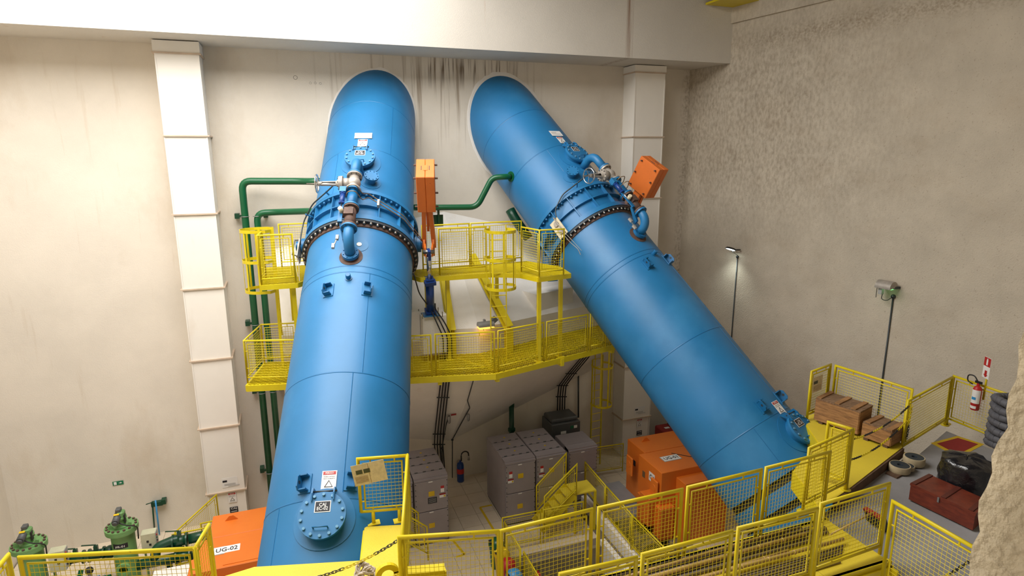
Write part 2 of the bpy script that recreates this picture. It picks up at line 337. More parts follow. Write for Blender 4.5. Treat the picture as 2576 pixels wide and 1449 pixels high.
# sloping concrete thrust block that carries the valves
cx, cyy = 4.65, 15.4
FT = [(-0.45, 16.55), (cx, cyy), (10.2, 17.15)]
WBt = [(-0.45, 2.55), (cx, 1.43), (10.2, 3.35)]
B = MB(); vs = []
for (x, y), (wx, wz) in zip(FT, WBt):
    vs += [(x, y, 6.4), (x, y, 5.2), (x, YW, 6.4+(YW-y)*0.785), (wx, YW, wz)]
B.add(vs, [(0,4,6), (0,6,2), (4,8,6), (8,10,6), (0,1,5,4), (4,5,9,8), (1,7,5), (1,3,7), (5,7,9), (7,11,9), (0,2,3,1), (8,9,11,10)])
struct('wall_buttress', B, 'block')
# jamb of the opening the picture is taken from
jp = CAM+ray(2520, 1100)*1.75
jd = Vector((ray(2520,1100).x, ray(2520,1100).y, 0)).normalized(); js = Vector((jd.y, -jd.x, 0))
J = MB(); ny, nz = 14, 70
J2 = []
for k in range(nz+1):
    z = 8.2+k*3.4/nz; row = []
    for i in range(ny+1):
        n = 0.003*math.sin(37*z+i*2.1)+0.004*math.sin(91*z+i*5.3)+0.004*math.sin(13*z)+random.uniform(-.003, .003)+(10.3-z)*-.05
        row.append((jp.x, jp.y, z) if False else tuple(Vector((jp.x, jp.y, z))+js*(i*.07+n)+jd*(0.0+(0.03 if i else 0)*-1)))
    J2 += row
fs = [(k*(ny+1)+i, k*(ny+1)+i+1, (k+1)*(ny+1)+i+1, (k+1)*(ny+1)+i) for k in range(nz) for i in range(ny)]
J.add(J2, fs, True)
J.prism([Vector((jp.x, jp.y, 8.2))+js*.01+jd*.02, Vector((jp.x, jp.y, 8.2))+js*1.0+jd*.02, Vector((jp.x, jp.y, 8.2))+js*1.0+jd*.35, Vector((jp.x, jp.y, 8.2))+js*.02+jd*.35], (0,0,3.4))
struct('wall_jamb', J, 'stucco')

# ================================================================ ventilation ducts on the back wall
def duct(x0, x1, yf, label, zs, capz):
    t = thing('ventilation_duct', label, 'duct', ((x0+x1)/2, yf+.35, 0))
    edges = [13.83]+zs+[0.02]
    for a, b in zip(edges[:-1], edges[1:]):
        w = 0.0 if a < 13.8 and b > 0.1 else (0.05 if a > 13.8 else -0.06)
        MB().box(((x0+x1)/2, (yf+YW)/2, (a+b)/2), (x1-x0+w-.01, YW-yf+w*.5-.005, a-b-.01)).build('duct_section', 'duct', t)
    for z in zs:
        MB().box(((x0+x1)/2, (yf+YW)/2-.02, z), (x1-x0+.09, YW-yf+.05, .035)).build('duct_flange', 'duct_rim', t)
    MB().box((x0+.02, yf-.004, 6.9), (.03, .012, 13.0)).box((x1-.02, yf-.004, 6.9), (.03, .012, 13.0)).build('corner_strip', 'duct', t)
    xc = (x0+x1)/2+.12
    card('notice_sheet', t, (xc, yf-.002, zs[-1]+.28), (1,0,0), (0,0,1), .42, .30, 'white')
    card('notice_heading', t, (xc-.13, yf-.006, zs[-1]+.33), (1,0,0), (0,0,1), .12, .06, 'ink')
    for q in range(5): card('notice_line', t, (xc-(.0 if q < 3 else -.1), yf-.006, zs[-1]+.24-.022*q), (1,0,0), (0,0,1), .30, .008, 'grey_l')
    warning(t, (xc+.02, yf-.002, zs[-1]-.22), (1,0,0), (0,0,1), .22, .32)
    card('tag_plate', t, (xc+.03, yf-.002, zs[-1]-.62), (1,0,0), (0,0,1), .22, .18, 'ink'); text('CAJ', t, (xc+.03, yf-.006, zs[-1]-.58), (1,0,0), (0,0,1), .07, 'white', .16); card('tag_line', t, (xc+.03, yf-.006, zs[-1]-.67), (1,0,0), (0,0,1), .16, .03, 'grey_l')
    return t
def warning(t, p, ux, uy, w, h):
    ux = Vector(ux).normalized(); uy = Vector(uy).normalized(); n = ux.cross(uy); p = Vector(p)
    c = card('warning_sign', t, p, ux, uy, w, h, 'white')
    card('red_band', t, p+uy*(h*.38)+n*.003, ux, uy, w*.86, h*.16, 'red'); text('PERIGO', t, p+uy*(h*.38)+n*.007, ux, uy, h*.09, 'white', w*.55)
    for q in (0.2, 0.1): text('PROIBIDA A ENTRADA' if q == 0.2 else 'RISCO DE MORTE', t, p+uy*(h*q)+n*.004, ux, uy, h*.045, 'ink', w*.75)
    s = w*.26; c0 = p-uy*(h*.18)+n*.005
    MB().tube([c0-ux*s-uy*s*.7, c0+ux*s-uy*s*.7, c0+uy*s], w*.022, 4, closed=True).build('warning_triangle', 'ink', t)
    text('ESPAÇO CONFINADO', t, p-uy*(h*.42)+n*.004, ux, uy, h*.04, 'ink', w*.75)
    return c
zs = [13.53, 11.51, 9.49, 7.47, 5.44, 3.41, 1.37]
duct(-2.82, -1.80, 18.25, 'tall white sheet metal duct on the back wall beside the green pipes', zs, 0)
duct(10.95, 12.10, 18.30, 'tall white sheet metal duct on the back wall near the right-hand corner', [13.6, 11.56, 9.53, 7.5, 5.5, 3.5, 1.48], 0)
# ================================================================ penstocks, valves and their gear
PIPE = {1: (Vector((2.576, YW, 11.844)), Vector((-.246, -1, -.824)).normalized(), 1.229), 2: (Vector((6.9, YW, 11.714)), Vector((.354, -1, -.895)).normalized(), 1.267)}
class Fr: pass
def frame(k):
    f = Fr(); f.A, f.D, f.R = PIPE[k]; f.U = (Vector((0,0,1))-f.D*f.D.z).normalized(); f.S = f.D.cross(f.U); return f
def P(k, s, phi, r):
    f = FRM[k]; a = math.radians(phi); return f.A+f.D*s+(f.U*math.cos(a)+f.S*math.sin(a))*r
def Nrm(k, phi):
    f = FRM[k]; a = math.radians(phi); return f.U*math.cos(a)+f.S*math.sin(a)
FRM = {k: frame(k) for k in PIPE}
hexbolt = MB().lathe((0,0,0), (0,0,1), [(0, .042), (.01, .042), (.01, .034), (.045, .03), (.055, .012), (.055, .001)], 10).mesh('bolt', 'steel')
bolt_bl = MB().lathe((0,0,0), (0,0,1), [(0, .042), (.012, .042), (.012, .034), (.05, .03), (.06, .012), (.06, .001)], 10).mesh('bolt', 'blue_d')
bolt_sm = MB().cyl((0,0,0), (0,0,.03), .024, n=8).mesh('bolt', 'blue_bolt'); bolt_tiny = MB().cyl((0,0,0), (0,0,.02), .012, n=6).mesh('bolt', 'blue_d')
bolt_gr = MB().cyl((0,0,0), (0,0,.02), .012, n=6).mesh('bolt', 'bolt_dark'); bolt_or = MB().cyl((0,0,0), (0,0,.07), .022, n=6).mesh('bolt', 'rust')
def saddle(k, s0, phi0, r0, r1, h, n=36):
    """a ring-shaped pad that follows the curve of the pipe"""
    f = FRM[k]; mb = MB(); vs = []
    for (r, e) in ((r0, h), (r1, h), (r1, 0.0)):
        for i in range(n):
            a = 2*math.pi*i/n; ds = r*math.cos(a); ph = phi0+math.degrees(r*math.sin(a)/f.R); vs.append(P(k, s0+ds, ph, f.R+e))
    mb.add(vs[:2*n], [(i, (i+1)%n, n+(i+1)%n, n+i) for i in range(n)], True); return mb.add(vs[n:], [(i, (i+1)%n, n+(i+1)%n, n+i) for i in range(n)])
def manhole(t, k, s, code):
    f = FRM[k]; U = f.U; c = P(k, s, 0, f.R)
    saddle(k, s, 0, .30, .49, .014).build('reinforcing_pad', 'blue', t)
    MB().lathe(c, U, [(-.12, .31), (.10, .31), (.10, .365), (.13, .365)], 36).build('manhole_neck', 'blue_d', t)
    cv = MB().lathe(c+U*.13, U, [(0, .37), (.05, .37), (.05, .001)], 40).build('manhole_cover', 'blue', t)
    for i in range(14):
        a = 2*math.pi*(i+.5)/14; p = c+U*.18+(f.S*math.cos(a)+f.D*math.sin(a))*.322
        inst('bolt', bolt_sm, cv, orient(p, U))
    h0 = c+U*.18+f.D*.2
    MB().tube([h0-f.S*.11, h0-f.S*.11+U*.06, h0+f.S*.11+U*.06, h0+f.S*.11], .011, 6).build('handle', 'blue_d', cv)
    for q in (-1, 1):
        b = c+f.S*(.17*q)-f.D*.36+U*.02
        MB().prism([b-f.D*.10, b-f.D*.08+U*.17, b+f.D*.02+U*.21, b+f.D*.14+U*.2, b+f.D*.12+U*.16], f.S*.022).build('hinge_lug', 'blue_d', t)
    MB().cyl(c-f.D*.38+U*.17-f.S*.2, c-f.D*.38+U*.17+f.S*.2, .014, n=8).build('hinge_pin', 'bolt_dark', t)
    tp = c+U*.182-f.D*.13
    card('tag_plate', cv, tp, -f.S, -f.D, .25, .18, 'white'); card('tag_face', cv, tp+U*.003, -f.S, -f.D, .225, .155, 'ink')
    text(code, cv, tp+U*.007, -f.S, -f.D, .115, 'white', .17)
def lug(t, k, s, phi, side):
    f = FRM[k]; n = Nrm(k, phi); c = P(k, s, phi, f.R); w = f.D.cross(n)*(-1)*side   # towards the crown line
    MB().box(c+n*.006, (.32, .22, .016), (f.D, f.D.cross(n), n)).build('lug_pad', 'blue', t)
    lg = MB(); o = c-w*.07
    lg.prism([o-f.D*.13, o-f.D*.13+n*.12, o-f.D*.08+n*.17, o+f.D*.08+n*.17, o+f.D*.13+n*.12, o+f.D*.13], w*.025)
    lg.box(c+n*.06-f.D*.12+w*.0, (.022, .15, .12), (f.D, w, n)); lg.box(c+n*.06+f.D*.12, (.022, .15, .12), (f.D, w, n))
    lo = lg.build('lifting_lug', 'blue_d', t)
    MB().cyl(o+n*.11-w*.002, o+n*.11+w*.027, .03, n=12).build('lug_hole', 'flange_dark', lo)
def penstock(k, up, low, label, codes, mh, cs):
    f = FRM[k]; R = f.R; t = thing('penstock', label, 'pipe', P(k, 18.2, 0, 0))
    v0, v1 = 4.30+up, 5.40+up
    seams = [.55, 2.61+up, 6.57+up*.5, 6.74+up*.6, 9.2+low, 11.58+low]
    cuts = [-2.2, seams[0], seams[1], v0, None, v1]+seams[2:]+[cs]
    for a, b in zip(cuts[:-1], cuts[1:]):
        if a is None or b is None: continue
        MB().lathe(P(k, 0, 0, 0), f.D, [(a, R), (b, R)], 72, up=f.U).build('pipe_section', 'blue', t)
    for s in seams: MB().lathe(P(k, 0, 0, 0), f.D, [(s-.016, R), (s-.006, R+.006), (s+.006, R+.006), (s+.016, R)], 72, up=f.U).build('weld_seam', 'blue_d', t)
    for (s0, s1, ph) in ((.55, seams[1], -34), (seams[1], v0, 30), (seams[3], seams[4], -20), (seams[4], seams[5], -12), (seams[5], cs, 40)):
        MB().tube([P(k, s0, ph, R), P(k, s1, ph, R)], .007, 4).build('weld_seam', 'blue_d', t)
    # raised sleeve between two dark recessed rings, under the deck
    MB().lathe(P(k,0,0,0), f.D, [(cs, R), (cs, R-.06), (cs+.16, R-.06), (cs+.16, R+.02)], 72, up=f.U).build('dark_ring', 'ring_dark', t)
    MB().lathe(P(k,0,0,0), f.D, [(cs+.16, R-.05), (cs+.16, R+.03), (cs+.48, R+.03), (cs+.48, R-.05)], 72, up=f.U).build('raised_sleeve', 'blue', t)
    MB().lathe(P(k,0,0,0), f.D, [(cs+.48, R-.06), (cs+.63, R-.06), (cs+.63, R)], 72, up=f.U).build('dark_ring', 'ring_dark', t)
    MB().lathe(P(k,0,0,0), f.D, [(cs+.63, R), (18.2, R)], 72, up=f.U).build('pipe_section', 'blue', t)
    manhole(t, k, mh[0], codes[0]); manhole(t, k, mh[1], codes[1])
    for s, ph, side in ((7.19+up, 18.5, 1), (7.19+up, -18.5, -1), (11.3+low, 17.5, 1), (11.3+low, -17.5, -1)): lug(t, k, s, ph, side)
    c = P(k, 6.92+up*.9, 0, R); MB().lathe(c, f.U, [(0, .075), (.015, .075), (.02, .055), (.12, .055), (.13, .045), (.13, .001)], 16).build('vent_stub', 'blue_d', t)
    n = f.U
    def flat(s, ph, w, h):
        return P(k, s, ph, R+.006)
    sp = flat(2.1+up, 0, 0, 0); card('notice_sheet', t, sp, -f.S, -f.D, .44, .22, 'white'); card('notice_line', t, sp+n*.004-f.D*.03+f.S*.08, -f.S, -f.D, .2, .02, 'grey_l'); card('notice_line', t, sp+n*.004+f.D*.03, -f.S, -f.D, .36, .012, 'grey_l')
    warning(t, P(k, 2.40+up, 0, R+.006), -f.S, -f.D, .24, .28); warning(t, P(k, mh[1]-.62, -1, R+.006), -f.S, -f.D, .24, .34)
    for (s, ph) in (((3.85, -13),) if k == 1 else ((3.36, 25),)):     # blind flange beside the bypass
        c = P(k, s, ph, R); nn = Nrm(k, ph); saddle(k, s, ph, .12, .25, .01).build('reinforcing_pad', 'blue', t)
        MB().lathe(c, nn, [(-.03, .12), (.16, .12), (.16, .175), (.21, .175), (.21, .001)], 28).build('blind_flange', 'blue', t)
        u, w = basis(nn)
        for i in range(10): a = 2*math.pi*i/10; inst('bolt', bolt_tiny, t, orient(c+nn*.21+(u*math.cos(a)+w*math.sin(a))*.145, nn))
    c = P(k, 5.95+up, -7, R); nn = Nrm(k, -7); saddle(k, 5.95+up, -7, .05, .2, .008).build('reinforcing_pad', 'blue', t)
    MB().lathe(c, nn, [(0, .055), (.02, .055), (.02, .001)], 16).build('plug', 'steel', t)
    return t
penstock(1, 0.0, 0.0, 'light blue steel penstock with manhole tag EC-02 sloping down past the orange UG-02 housing', ('CAJ\nEC-04', 'CAJ\nEC-02'), (3.15, 11.91), 13.2)
penstock(2, -.42, -.2, 'blue steel penstock with manhole tag EC-01 sloping down over the orange UG-01 housing', ('CAJ\nEC-03', 'CAJ\nEC-01'), (2.72, 11.92), 12.5)
# ragged plaster collar where each pipe enters the wall
for k, ph0 in ((1, 0), (2, 0)):
    f = FRM[k]; mb = MB(); n = 60; vs = []
    for (rr, dy) in ((-.02, .012), (.025 if k == 1 else .05, .012), (.04 if k == 1 else .075, 0)):
        for i in range(n):
            a = 360*i/n; q = P(k, 0, a, f.R+rr+random.uniform(-.012, .02)*(1 if rr > 0 else 0)); q = q+f.D*((YW-dy-q.y)/f.D.y); vs.append(q)
    mb.add(vs, [(j*n+i, j*n+(i+1)%n, (j+1)*n+(i+1)%n, (j+1)*n+i) for j in range(2) for i in range(n)])
    mb.build('plaster_collar', 'block', wb)
def valve(k, up, label):
    f = FRM[k]; R = f.R; o = P(k, 0, 0, 0); t = thing('butterfly_valve', label, 'valve', P(k, 4.9+up, 180, R))
    u = up
    MB().lathe(o, f.D, [(4.40+u, R+.02), (5.14+u, R+.02)], 72, up=f.U).build('valve_body', 'blue', t)
    f1 = MB().lathe(o, f.D, [(4.28+u, R), (4.30+u, R+.13), (4.40+u, R+.13), (4.40+u, R)], 72, up=f.U).build('flange', 'blue', t)
    f2 = MB().lathe(o, f.D, [(5.12+u, R), (5.12+u, R+.13), (5.26+u, R+.13)], 72, up=f.U).build('flange', 'blue', t)
    f3 = MB().lathe(o, f.D, [(5.26+u, R+.14), (5.26+u, R+.125), (5.32+u, R+.12), (5.32+u, R)], 72, up=f.U).build('counter_flange', 'flange_dark', t)
    MB().lathe(o, f.D, [(5.32+u, R+.035), (5.40+u, R+.03), (5.41+u, R)], 72, up=f.U).build('seal_ring', 'rust', t)
    MB().lathe(o, f.D, [(4.76+u, R), (4.76+u, R+.11), (4.79+u, R+.11), (4.79+u, R)], 72, up=f.U).build('centre_rib', 'blue', t)
    for i in range(15):
        ph = -168+i*24; n = Nrm(k, ph); sd = f.D.cross(n)
        a = P(k, 4.40+u, ph, R); b = P(k, 5.12+u, ph, R)
        MB().prism([a, a+n*.115, b+n*.115, b], sd*.022).build('stiffener_rib', 'blue', t)
    for i in range(40):
        ph = -130+260*i/39
        inst('bolt', hexbolt, f3, orient(P(k, 5.32+u, ph, R+.075), f.D))
        if (ph+168) % 24 > 3 and (ph+168) % 24 < 21: inst('bolt', bolt_bl, f1, orient(P(k, 4.40+u, ph, R+.075), f.D))
    for sgn in (-1, 1):
        n = Nrm(k, 90*sgn); c = P(k, 4.82+u, 90*sgn, R)
        MB().lathe(c, n, [(-.02, .26), (.10, .26), (.10, .2), (.2, .2), (.2, .13), (.34, .13), (.34, .001)], 24).build('shaft_hub', 'blue_d', t)
    # feet under the body
    for sgn in (-1, 1):
        q = P(k, 4.82+u, 180-38*sgn, R)
        MB().box((q.x, q.y, q.z-.25), (.30, .5, .9)).build('valve_foot', 'blue_d', t)
    return t
valve(1, 0.0, 'ribbed blue butterfly valve bolted into the penstock tagged EC-02')
valve(2, -.42, 'ribbed blue butterfly valve bolted into the penstock tagged EC-01')
def counterweight(k, up, label):
    f = FRM[k]; pv = P(k, 4.82+up, -90, f.R+.40); ax = -f.S; h = Vector((f.D.x, f.D.y, 0)).normalized(); th = math.radians(30)
    e = Vector((0,0,1))*math.cos(th)+h*math.sin(th); g = ax.cross(e)     # g: in the lever plane
    if g.dot(h) < 0: g = -g
    t = thing('counterweight_lever', label, 'counterweight', pv)
    c = pv+e*1.70
    for q in (-1, 1): MB().box(c+ax*(.1045*q), (.205, .95, .78), (ax, e, g), bev=.012).build('weight_half', 'orange_w', t)
    MB().box(pv+e*.85, (.06, .8, .16), (ax, e, g)).build('arm_spacer', 'orange_w', t)
    MB().box(c+e*.477, (.10, .01, .22), (ax, e, g)).build('shim_plate', 'orange_w', t)
    for q in (-1, 1): MB().box(c+e*.479+g*.0+ax*(.09*q), (.012, .01, .16), (ax, e, g)).build('slot', 'flange_dark', t)
    for (a, b) in ((-.38, -.28), (-.38, .28), (.38, -.28), (.38, .28), (0.02, .32), (.0, -.32)):
        for q in (-1, 1): inst('bolt', bolt_or, t, orient(c+e*a+g*b+ax*(.2*q), ax*q))
    for q in (-1, 1): MB().prism([pv+e*1.26-g*.12+ax*(.065*q-.06), pv+e*1.26+g*.12+ax*(.065*q-.06), pv+g*.16+ax*(.12*q-.045), pv-g*.16+ax*(.12*q-.045)], ax*.10).build('lever_arm', 'orange_w', t)
    for q in (-1, 1): MB().lathe(pv+ax*(.11*q-.025), ax, [(0, .001), (0, .30), (.05, .30), (.05, .001)], 28).build('lever_hub', 'orange', t)
    tip = pv+h*.5-Vector((0,0,.12))
    for q in (-1, 1): MB().prism([pv+Vector((0,0,.15))+ax*(.11*q-.02), tip+Vector((0,0,.1))+ax*(.08*q-.02), tip-Vector((0,0,.12))+ax*(.08*q-.02), pv-Vector((0,0,.25))+ax*(.11*q-.02)], ax*.04).build('crank_plate', 'orange', t)
    MB().cyl(tip-ax*.14, tip+ax*.14, .05, n=14).build('crank_pin', 'steel', t)
    return tip
tip1 = counterweight(1, 0.0, 'orange counterweight on a lever seen end-on beside the EC-02 penstock'); tip2 = counterweight(2, -.42, 'orange counterweight block with six bolts beside the duct and the EC-01 penstock')
# hydraulic cylinder that lifts the first counterweight, on its concrete plinth
pl = MB().box((3.39, 15.45, 6.42), (.66, .62, 1.0)).box((2.75, 15.9, 6.6), (.6, .9, .8))
solo('concrete_plinth', pl, 'block', 'small white concrete plinth under the navy hydraulic cylinder', 'plinth')
q = Vector((3.30, 15.28, 6.93)); t = thing('hydraulic_cylinder', 'navy hydraulic cylinder with chrome rod under the orange counterweight', 'cylinder', q)
d = (tip1-q).normalized(); L = (tip1-q).length; ux, uy = basis(d, (1,0,0))
MB().box(q+Vector((0,0,.015)), (.42, .42, .03)).build('base_plate', 'blue_d', t)
MB().box(q+d*.1, (.26, .26, .12), (ux, uy, d)).build('bottom_flange', 'blue_navy', t)
MB().cyl(q+d*.1, q+d*(L*.55), .105, n=20).build('barrel', 'blue_navy', t)
MB().box(q+d*(L*.55), (.28, .28, .10), (ux, uy, d)).box(q+d*(L*.55+.07), (.2, .2, .06), (ux, uy, d)).build('top_flange', 'blue_navy', t)
MB().cyl(q+d*(L*.55), q+d*(L-.12), .062, n=18).build('piston_rod', 'chrome', t)
MB().box(q+d*(L-.08), (.07, .16, .26), (ux, uy, d)).build('clevis', 'blue_navy', t)
for i in (-1, 1):
    for j in (-1, 1): MB().cyl(q+Vector((.26*i, .24*j, -.02)), q+Vector((.26*i, .24*j, .12)), .014, n=6).build('anchor_bolt', 'steel', t)
for i in range(3):
    a = q+Vector((.06*i-.02, -.13, .18)); MB().tube(rounded([a+Vector((0, .0, .15)), a, a+Vector((.1+.04*i, -.18, -.3)), a+Vector((.25+.05*i, -.25, -.7)), a+Vector((.28+.05*i, -.1, -1.15)), Vector((3.75+.06*i, 15.45, 5.3))], .15), .018, 6).build('hose', 'rubber', t)
MB().tube(rounded([P(1, 5.7, -95, 1.26), Vector((2.95, 14.9, 7.6)), Vector((3.15, 15.0, 7.3)), q+Vector((-.1, -.1, .3))], .2), .016, 6).build('hose', 'rubber', t)
# ---------------------------------------------------------------- bypass line over each valve
def bypass(k, up, label):
    f = FRM[k]; R = f.R; rr = R+.5; u = up; D, U, S = f.D, f.U, f.S; B0 = lambda s, r=rr: P(k, s+u, 0, r)
    t = thing('bypass_line', label, 'pipe', P(k, 6.3+u, 0, R))
    MB().tube([P(k, 3.62+u, 0, R-.02), P(k, 3.62+u, 0, R+.22)]+arc(P(k, 3.90+u, 0, R+.22), -D, U, .28, 0, math.pi/2, 8)[1:]+[B0(4.22)], .115, 16).build('upper_elbow', 'blue', t)
    saddle(k, 3.62+u, 0, .10, .24, .01).build('reinforcing_pad', 'blue', t)
    def flange(s, m='blue', r=.175):
        fl_ = MB().lathe(B0(s), D, [(-.02, .1), (-.02, r), (.02, r), (.02, .1)], 24).build('pipe_flange', m, t)
        for i in range(8): a = 2*math.pi*(i+.5)/8; inst('bolt', bolt_gr, fl_, orient(B0(s)+D*.02+(U*math.cos(a)+S*math.sin(a))*(r-.03), D))
    flange(4.24); flange(4.29, 'castgrey'); 
    MB().cyl(B0(4.29), B0(4.74), .115, n=18).sphere(B0(4.51), .155, 16, 10).build('gate_valve_body', 'castgrey', t)
    flange(4.74, 'castgrey'); flange(4.79)
    b0 = B0(4.51)
    bo = MB().cyl(b0+S*.1, b0+S*.24, .12, n=16).build('bonnet', 'castgrey', t)
    bf = MB().lathe(b0+S*.24, S, [(0, .12), (0, .17), (.05, .17), (.05, .165), (.09, .165), (.09, .10), (.16, .06)], 20).build('bonnet_flange', 'castgrey', t)
    for i in range(10): a = 2*math.pi*i/10; inst('bolt', bolt_gr, bf, orient(b0+S*.33+(U*math.cos(a)+D*math.sin(a))*.145, S))
    for q_ in (-1, 1): MB().bar(b0+S*.38+D*(.05*q_), b0+S*.72+D*(.04*q_), .025, .05, U).build('yoke_arm', 'castgrey', t)
    MB().cyl(b0+S*.38, b0+S*1.05, .016, n=8).build('stem', 'steel', t)
    MB().cyl(b0+S*.70, b0+S*.80, .05, n=12).build('yoke_nut', 'castgrey', t)
    hc = b0+S*.82; wh = MB().tube(arc(hc, U, D, .20, 0, 2*math.pi, 24)[:-1], .018, 6, closed=True)
    for i in range(5): a = 2*math.pi*i/5; wh.cyl(hc, hc+(U*math.cos(a)+D*math.sin(a))*.2, .012, n=6)
    wh.build('handwheel', 'chrome', t)
    MB().cyl(B0(4.79), B0(5.30), .112, n=18).build('spool_pipe', 'blue_d', t); flange(5.30); flange(5.35, 'rust', .17)
    MB().cyl(B0(5.35), B0(5.88), .12, n=18).box(B0(5.55)+U*.1+S*.02, (.2, .2, .12), (D, S, U)).cyl(B0(5.55)+S*.1, B0(5.55)+S*.22, .06, n=12).build('butterfly_body', 'rust', t)
    MB().cyl(B0(5.52)+S*.16+U*.06, B0(5.52)+S*.2+U*.2, .05, n=12).build('lever_boss', 'cream', t)
    flange(5.90, 'rust', .17); flange(5.95)
    MB().tube([B0(5.95), B0(6.02)]+arc(P(k, 6.02+u, 0, R+.22), U, D, .28, 0, math.pi/2, 8)[1:]+[P(k, 6.30+u, 0, R+.08)], .112, 16).build('lower_elbow', 'blue', t)
    c = P(k, 6.30+u, 0, R); MB().lathe(c, U, [(-.03, .12), (.05, .12), (.05, .18), (.13, .18), (.13, .115)], 24).build('foot_flange', 'blue_d', t)
    for i in range(8): a = 2*math.pi*(i+.5)/8; inst('bolt', bolt_tiny, t, orient(c+U*.13+(D*math.cos(a)+S*math.sin(a))*.15, U))
    saddle(k, 6.30+u, 0, .11, .25, .01).build('reinforcing_pad', 'rust', t)
    # pneumatic actuator on a bracket along the line
    ao = B0(4.85)+S*.20+U*.08
    MB().box(ao+D*.0, (.16, .14, .14), (D, S, U)).build('actuator_head', 'blue', t)
    MB().cyl(ao+D*.08, ao+D*.40, .055, n=14).cyl(ao+D*.08, ao+D*.12, .07, n=6).cyl(ao+D*.38, ao+D*.42, .07, n=6).build('actuator', 'blue_navy', t)
    MB().box(ao+D*.68-U*.02, (.55, .09, .03), (D, S, U)).prism([ao+D*.9-U*.03-S*.04, ao+D*1.25-U*.25-S*.12, ao+D*1.25-U*.36-S*.12, ao+D*.9-U*.1-S*.04], S*.07).build('actuator_bracket', 'blue_d', t)
    MB().cyl(ao+D*.42, ao+D*.70, .02, n=8).build('actuator_rod', 'chrome', t)
    for i in range(2):
        a = ao-S*.08+D*(.02+.2*i)+U*.02
        MB().tube(rounded([a, a+U*.16-S*.05, a+U*.18-S*.22, a-S*.34-U*.1, P(k, 4.50+u+.12*i, -12, R+.2), P(k, 4.62+u+.1*i, -22, R+.17), P(k, 4.74+u+.1*i, -50, R+.17), P(k, 4.85+u+.1*i, -74, R+.2), P(k, 4.95+u, -84, R+.3)], .1), .011, 6).build('copper_line', 'brass', t)
    MB().box(P(k, 4.70+u, -22, R+.14), (.2, .05, .1), (D, S, U)).build('line_clamp', 'castgrey', t)
    # limit switches
    for (s, sd) in ((6.0, .34), (6.25, .42)): MB().box(P(k, s+u, 0, R+.28)+S*sd*.8, (.12, .06, .06), (D, S, U)).build('limit_switch', 'castgrey', t)
    MB().cyl(P(k, 6.0+u, 0, R+.28)+S*.27, P(k, 6.25+u, 0, R+.28)+S*.33, .015, n=6).build('switch_rod', 'steel', t)
    # conduit round the flange on small brackets
    MB().tube(rounded([P(k, 4.22+u, 17, R+.34), P(k, 4.25+u, 28, R+.22), P(k, 4.32+u, 50, R+.2), P(k, 4.55+u, 66, R+.22), P(k, 4.9+u, 72, R+.22), P(k, 5.1+u, 76, R+.2)], .12), .018, 6).build('conduit', 'bolt_dark', t)
    for (s, ph) in ((4.26, 30), (4.46, 60)): a = P(k, s+u, ph, R+.1); MB().bar(P(k, s+u, ph, R+.0), P(k, s+u, ph, R+.24), .02, .04, f.D).build('conduit_bracket', 'blue_d', t)
bypass(1, 0.0, 'small blue bypass line with grey gate valve and handwheel riding on the EC-02 penstock')
bypass(2, -.45, 'small blue bypass line with grey gate valve and spoked handwheel riding on the EC-01 penstock')
# instrument plates on the left flank of each valve
for k, up, lab in ((1, 0.0, 'grey lock pin assembly on the flank of the EC-02 penstock valve'), (2, -.42, 'cream switch plate with two round covers on the flank of the EC-01 penstock valve')):
    f = FRM[k]; c = P(k, 5.02+up, 74 if k == 2 else 88, f.R+.24); n = Nrm(k, 74 if k == 2 else 92); v = f.D; w = n.cross(v)
    t = thing('switch_assembly', lab, 'switch', c)
    MB().box(c, (.55, .30, .03), (v, w, n)).build('mounting_plate', 'cream' if k == 2 else 'castgrey', t)
    for q in (-1, 1):
        MB().cyl(c+v*(.13*q)+w*.02, c+v*(.13*q)+w*.02+n*.05, .075, n=18).build('round_cover', 'castgrey', t)
        MB().tube([c+v*(.2*q)-n*.01, c+v*(.2*q)-n*.24], .02, 6).build('standoff', 'steel', t)
    MB().tube([c-v*.27+w*.1, c-v*.27+w*.1+n*.12, c+v*.2+w*.1+n*.12, c+v*.25+w*.1], .014, 6).build('guard_rod', 'bolt_dark' if k == 1 else 'castgrey', t)
    MB().tube(rounded([c+v*.2, c+v*.5-n*.05, c+v*.8+w*.05-n*.1, c+v*.95-n*.12], .1), .009, 5).tube([c+v*.2+w*.06, c+v*.6+w*.1-n*.02, c+v*.9+w*.1-n*.1], .007, 5).build('cable', 'castgrey', t)
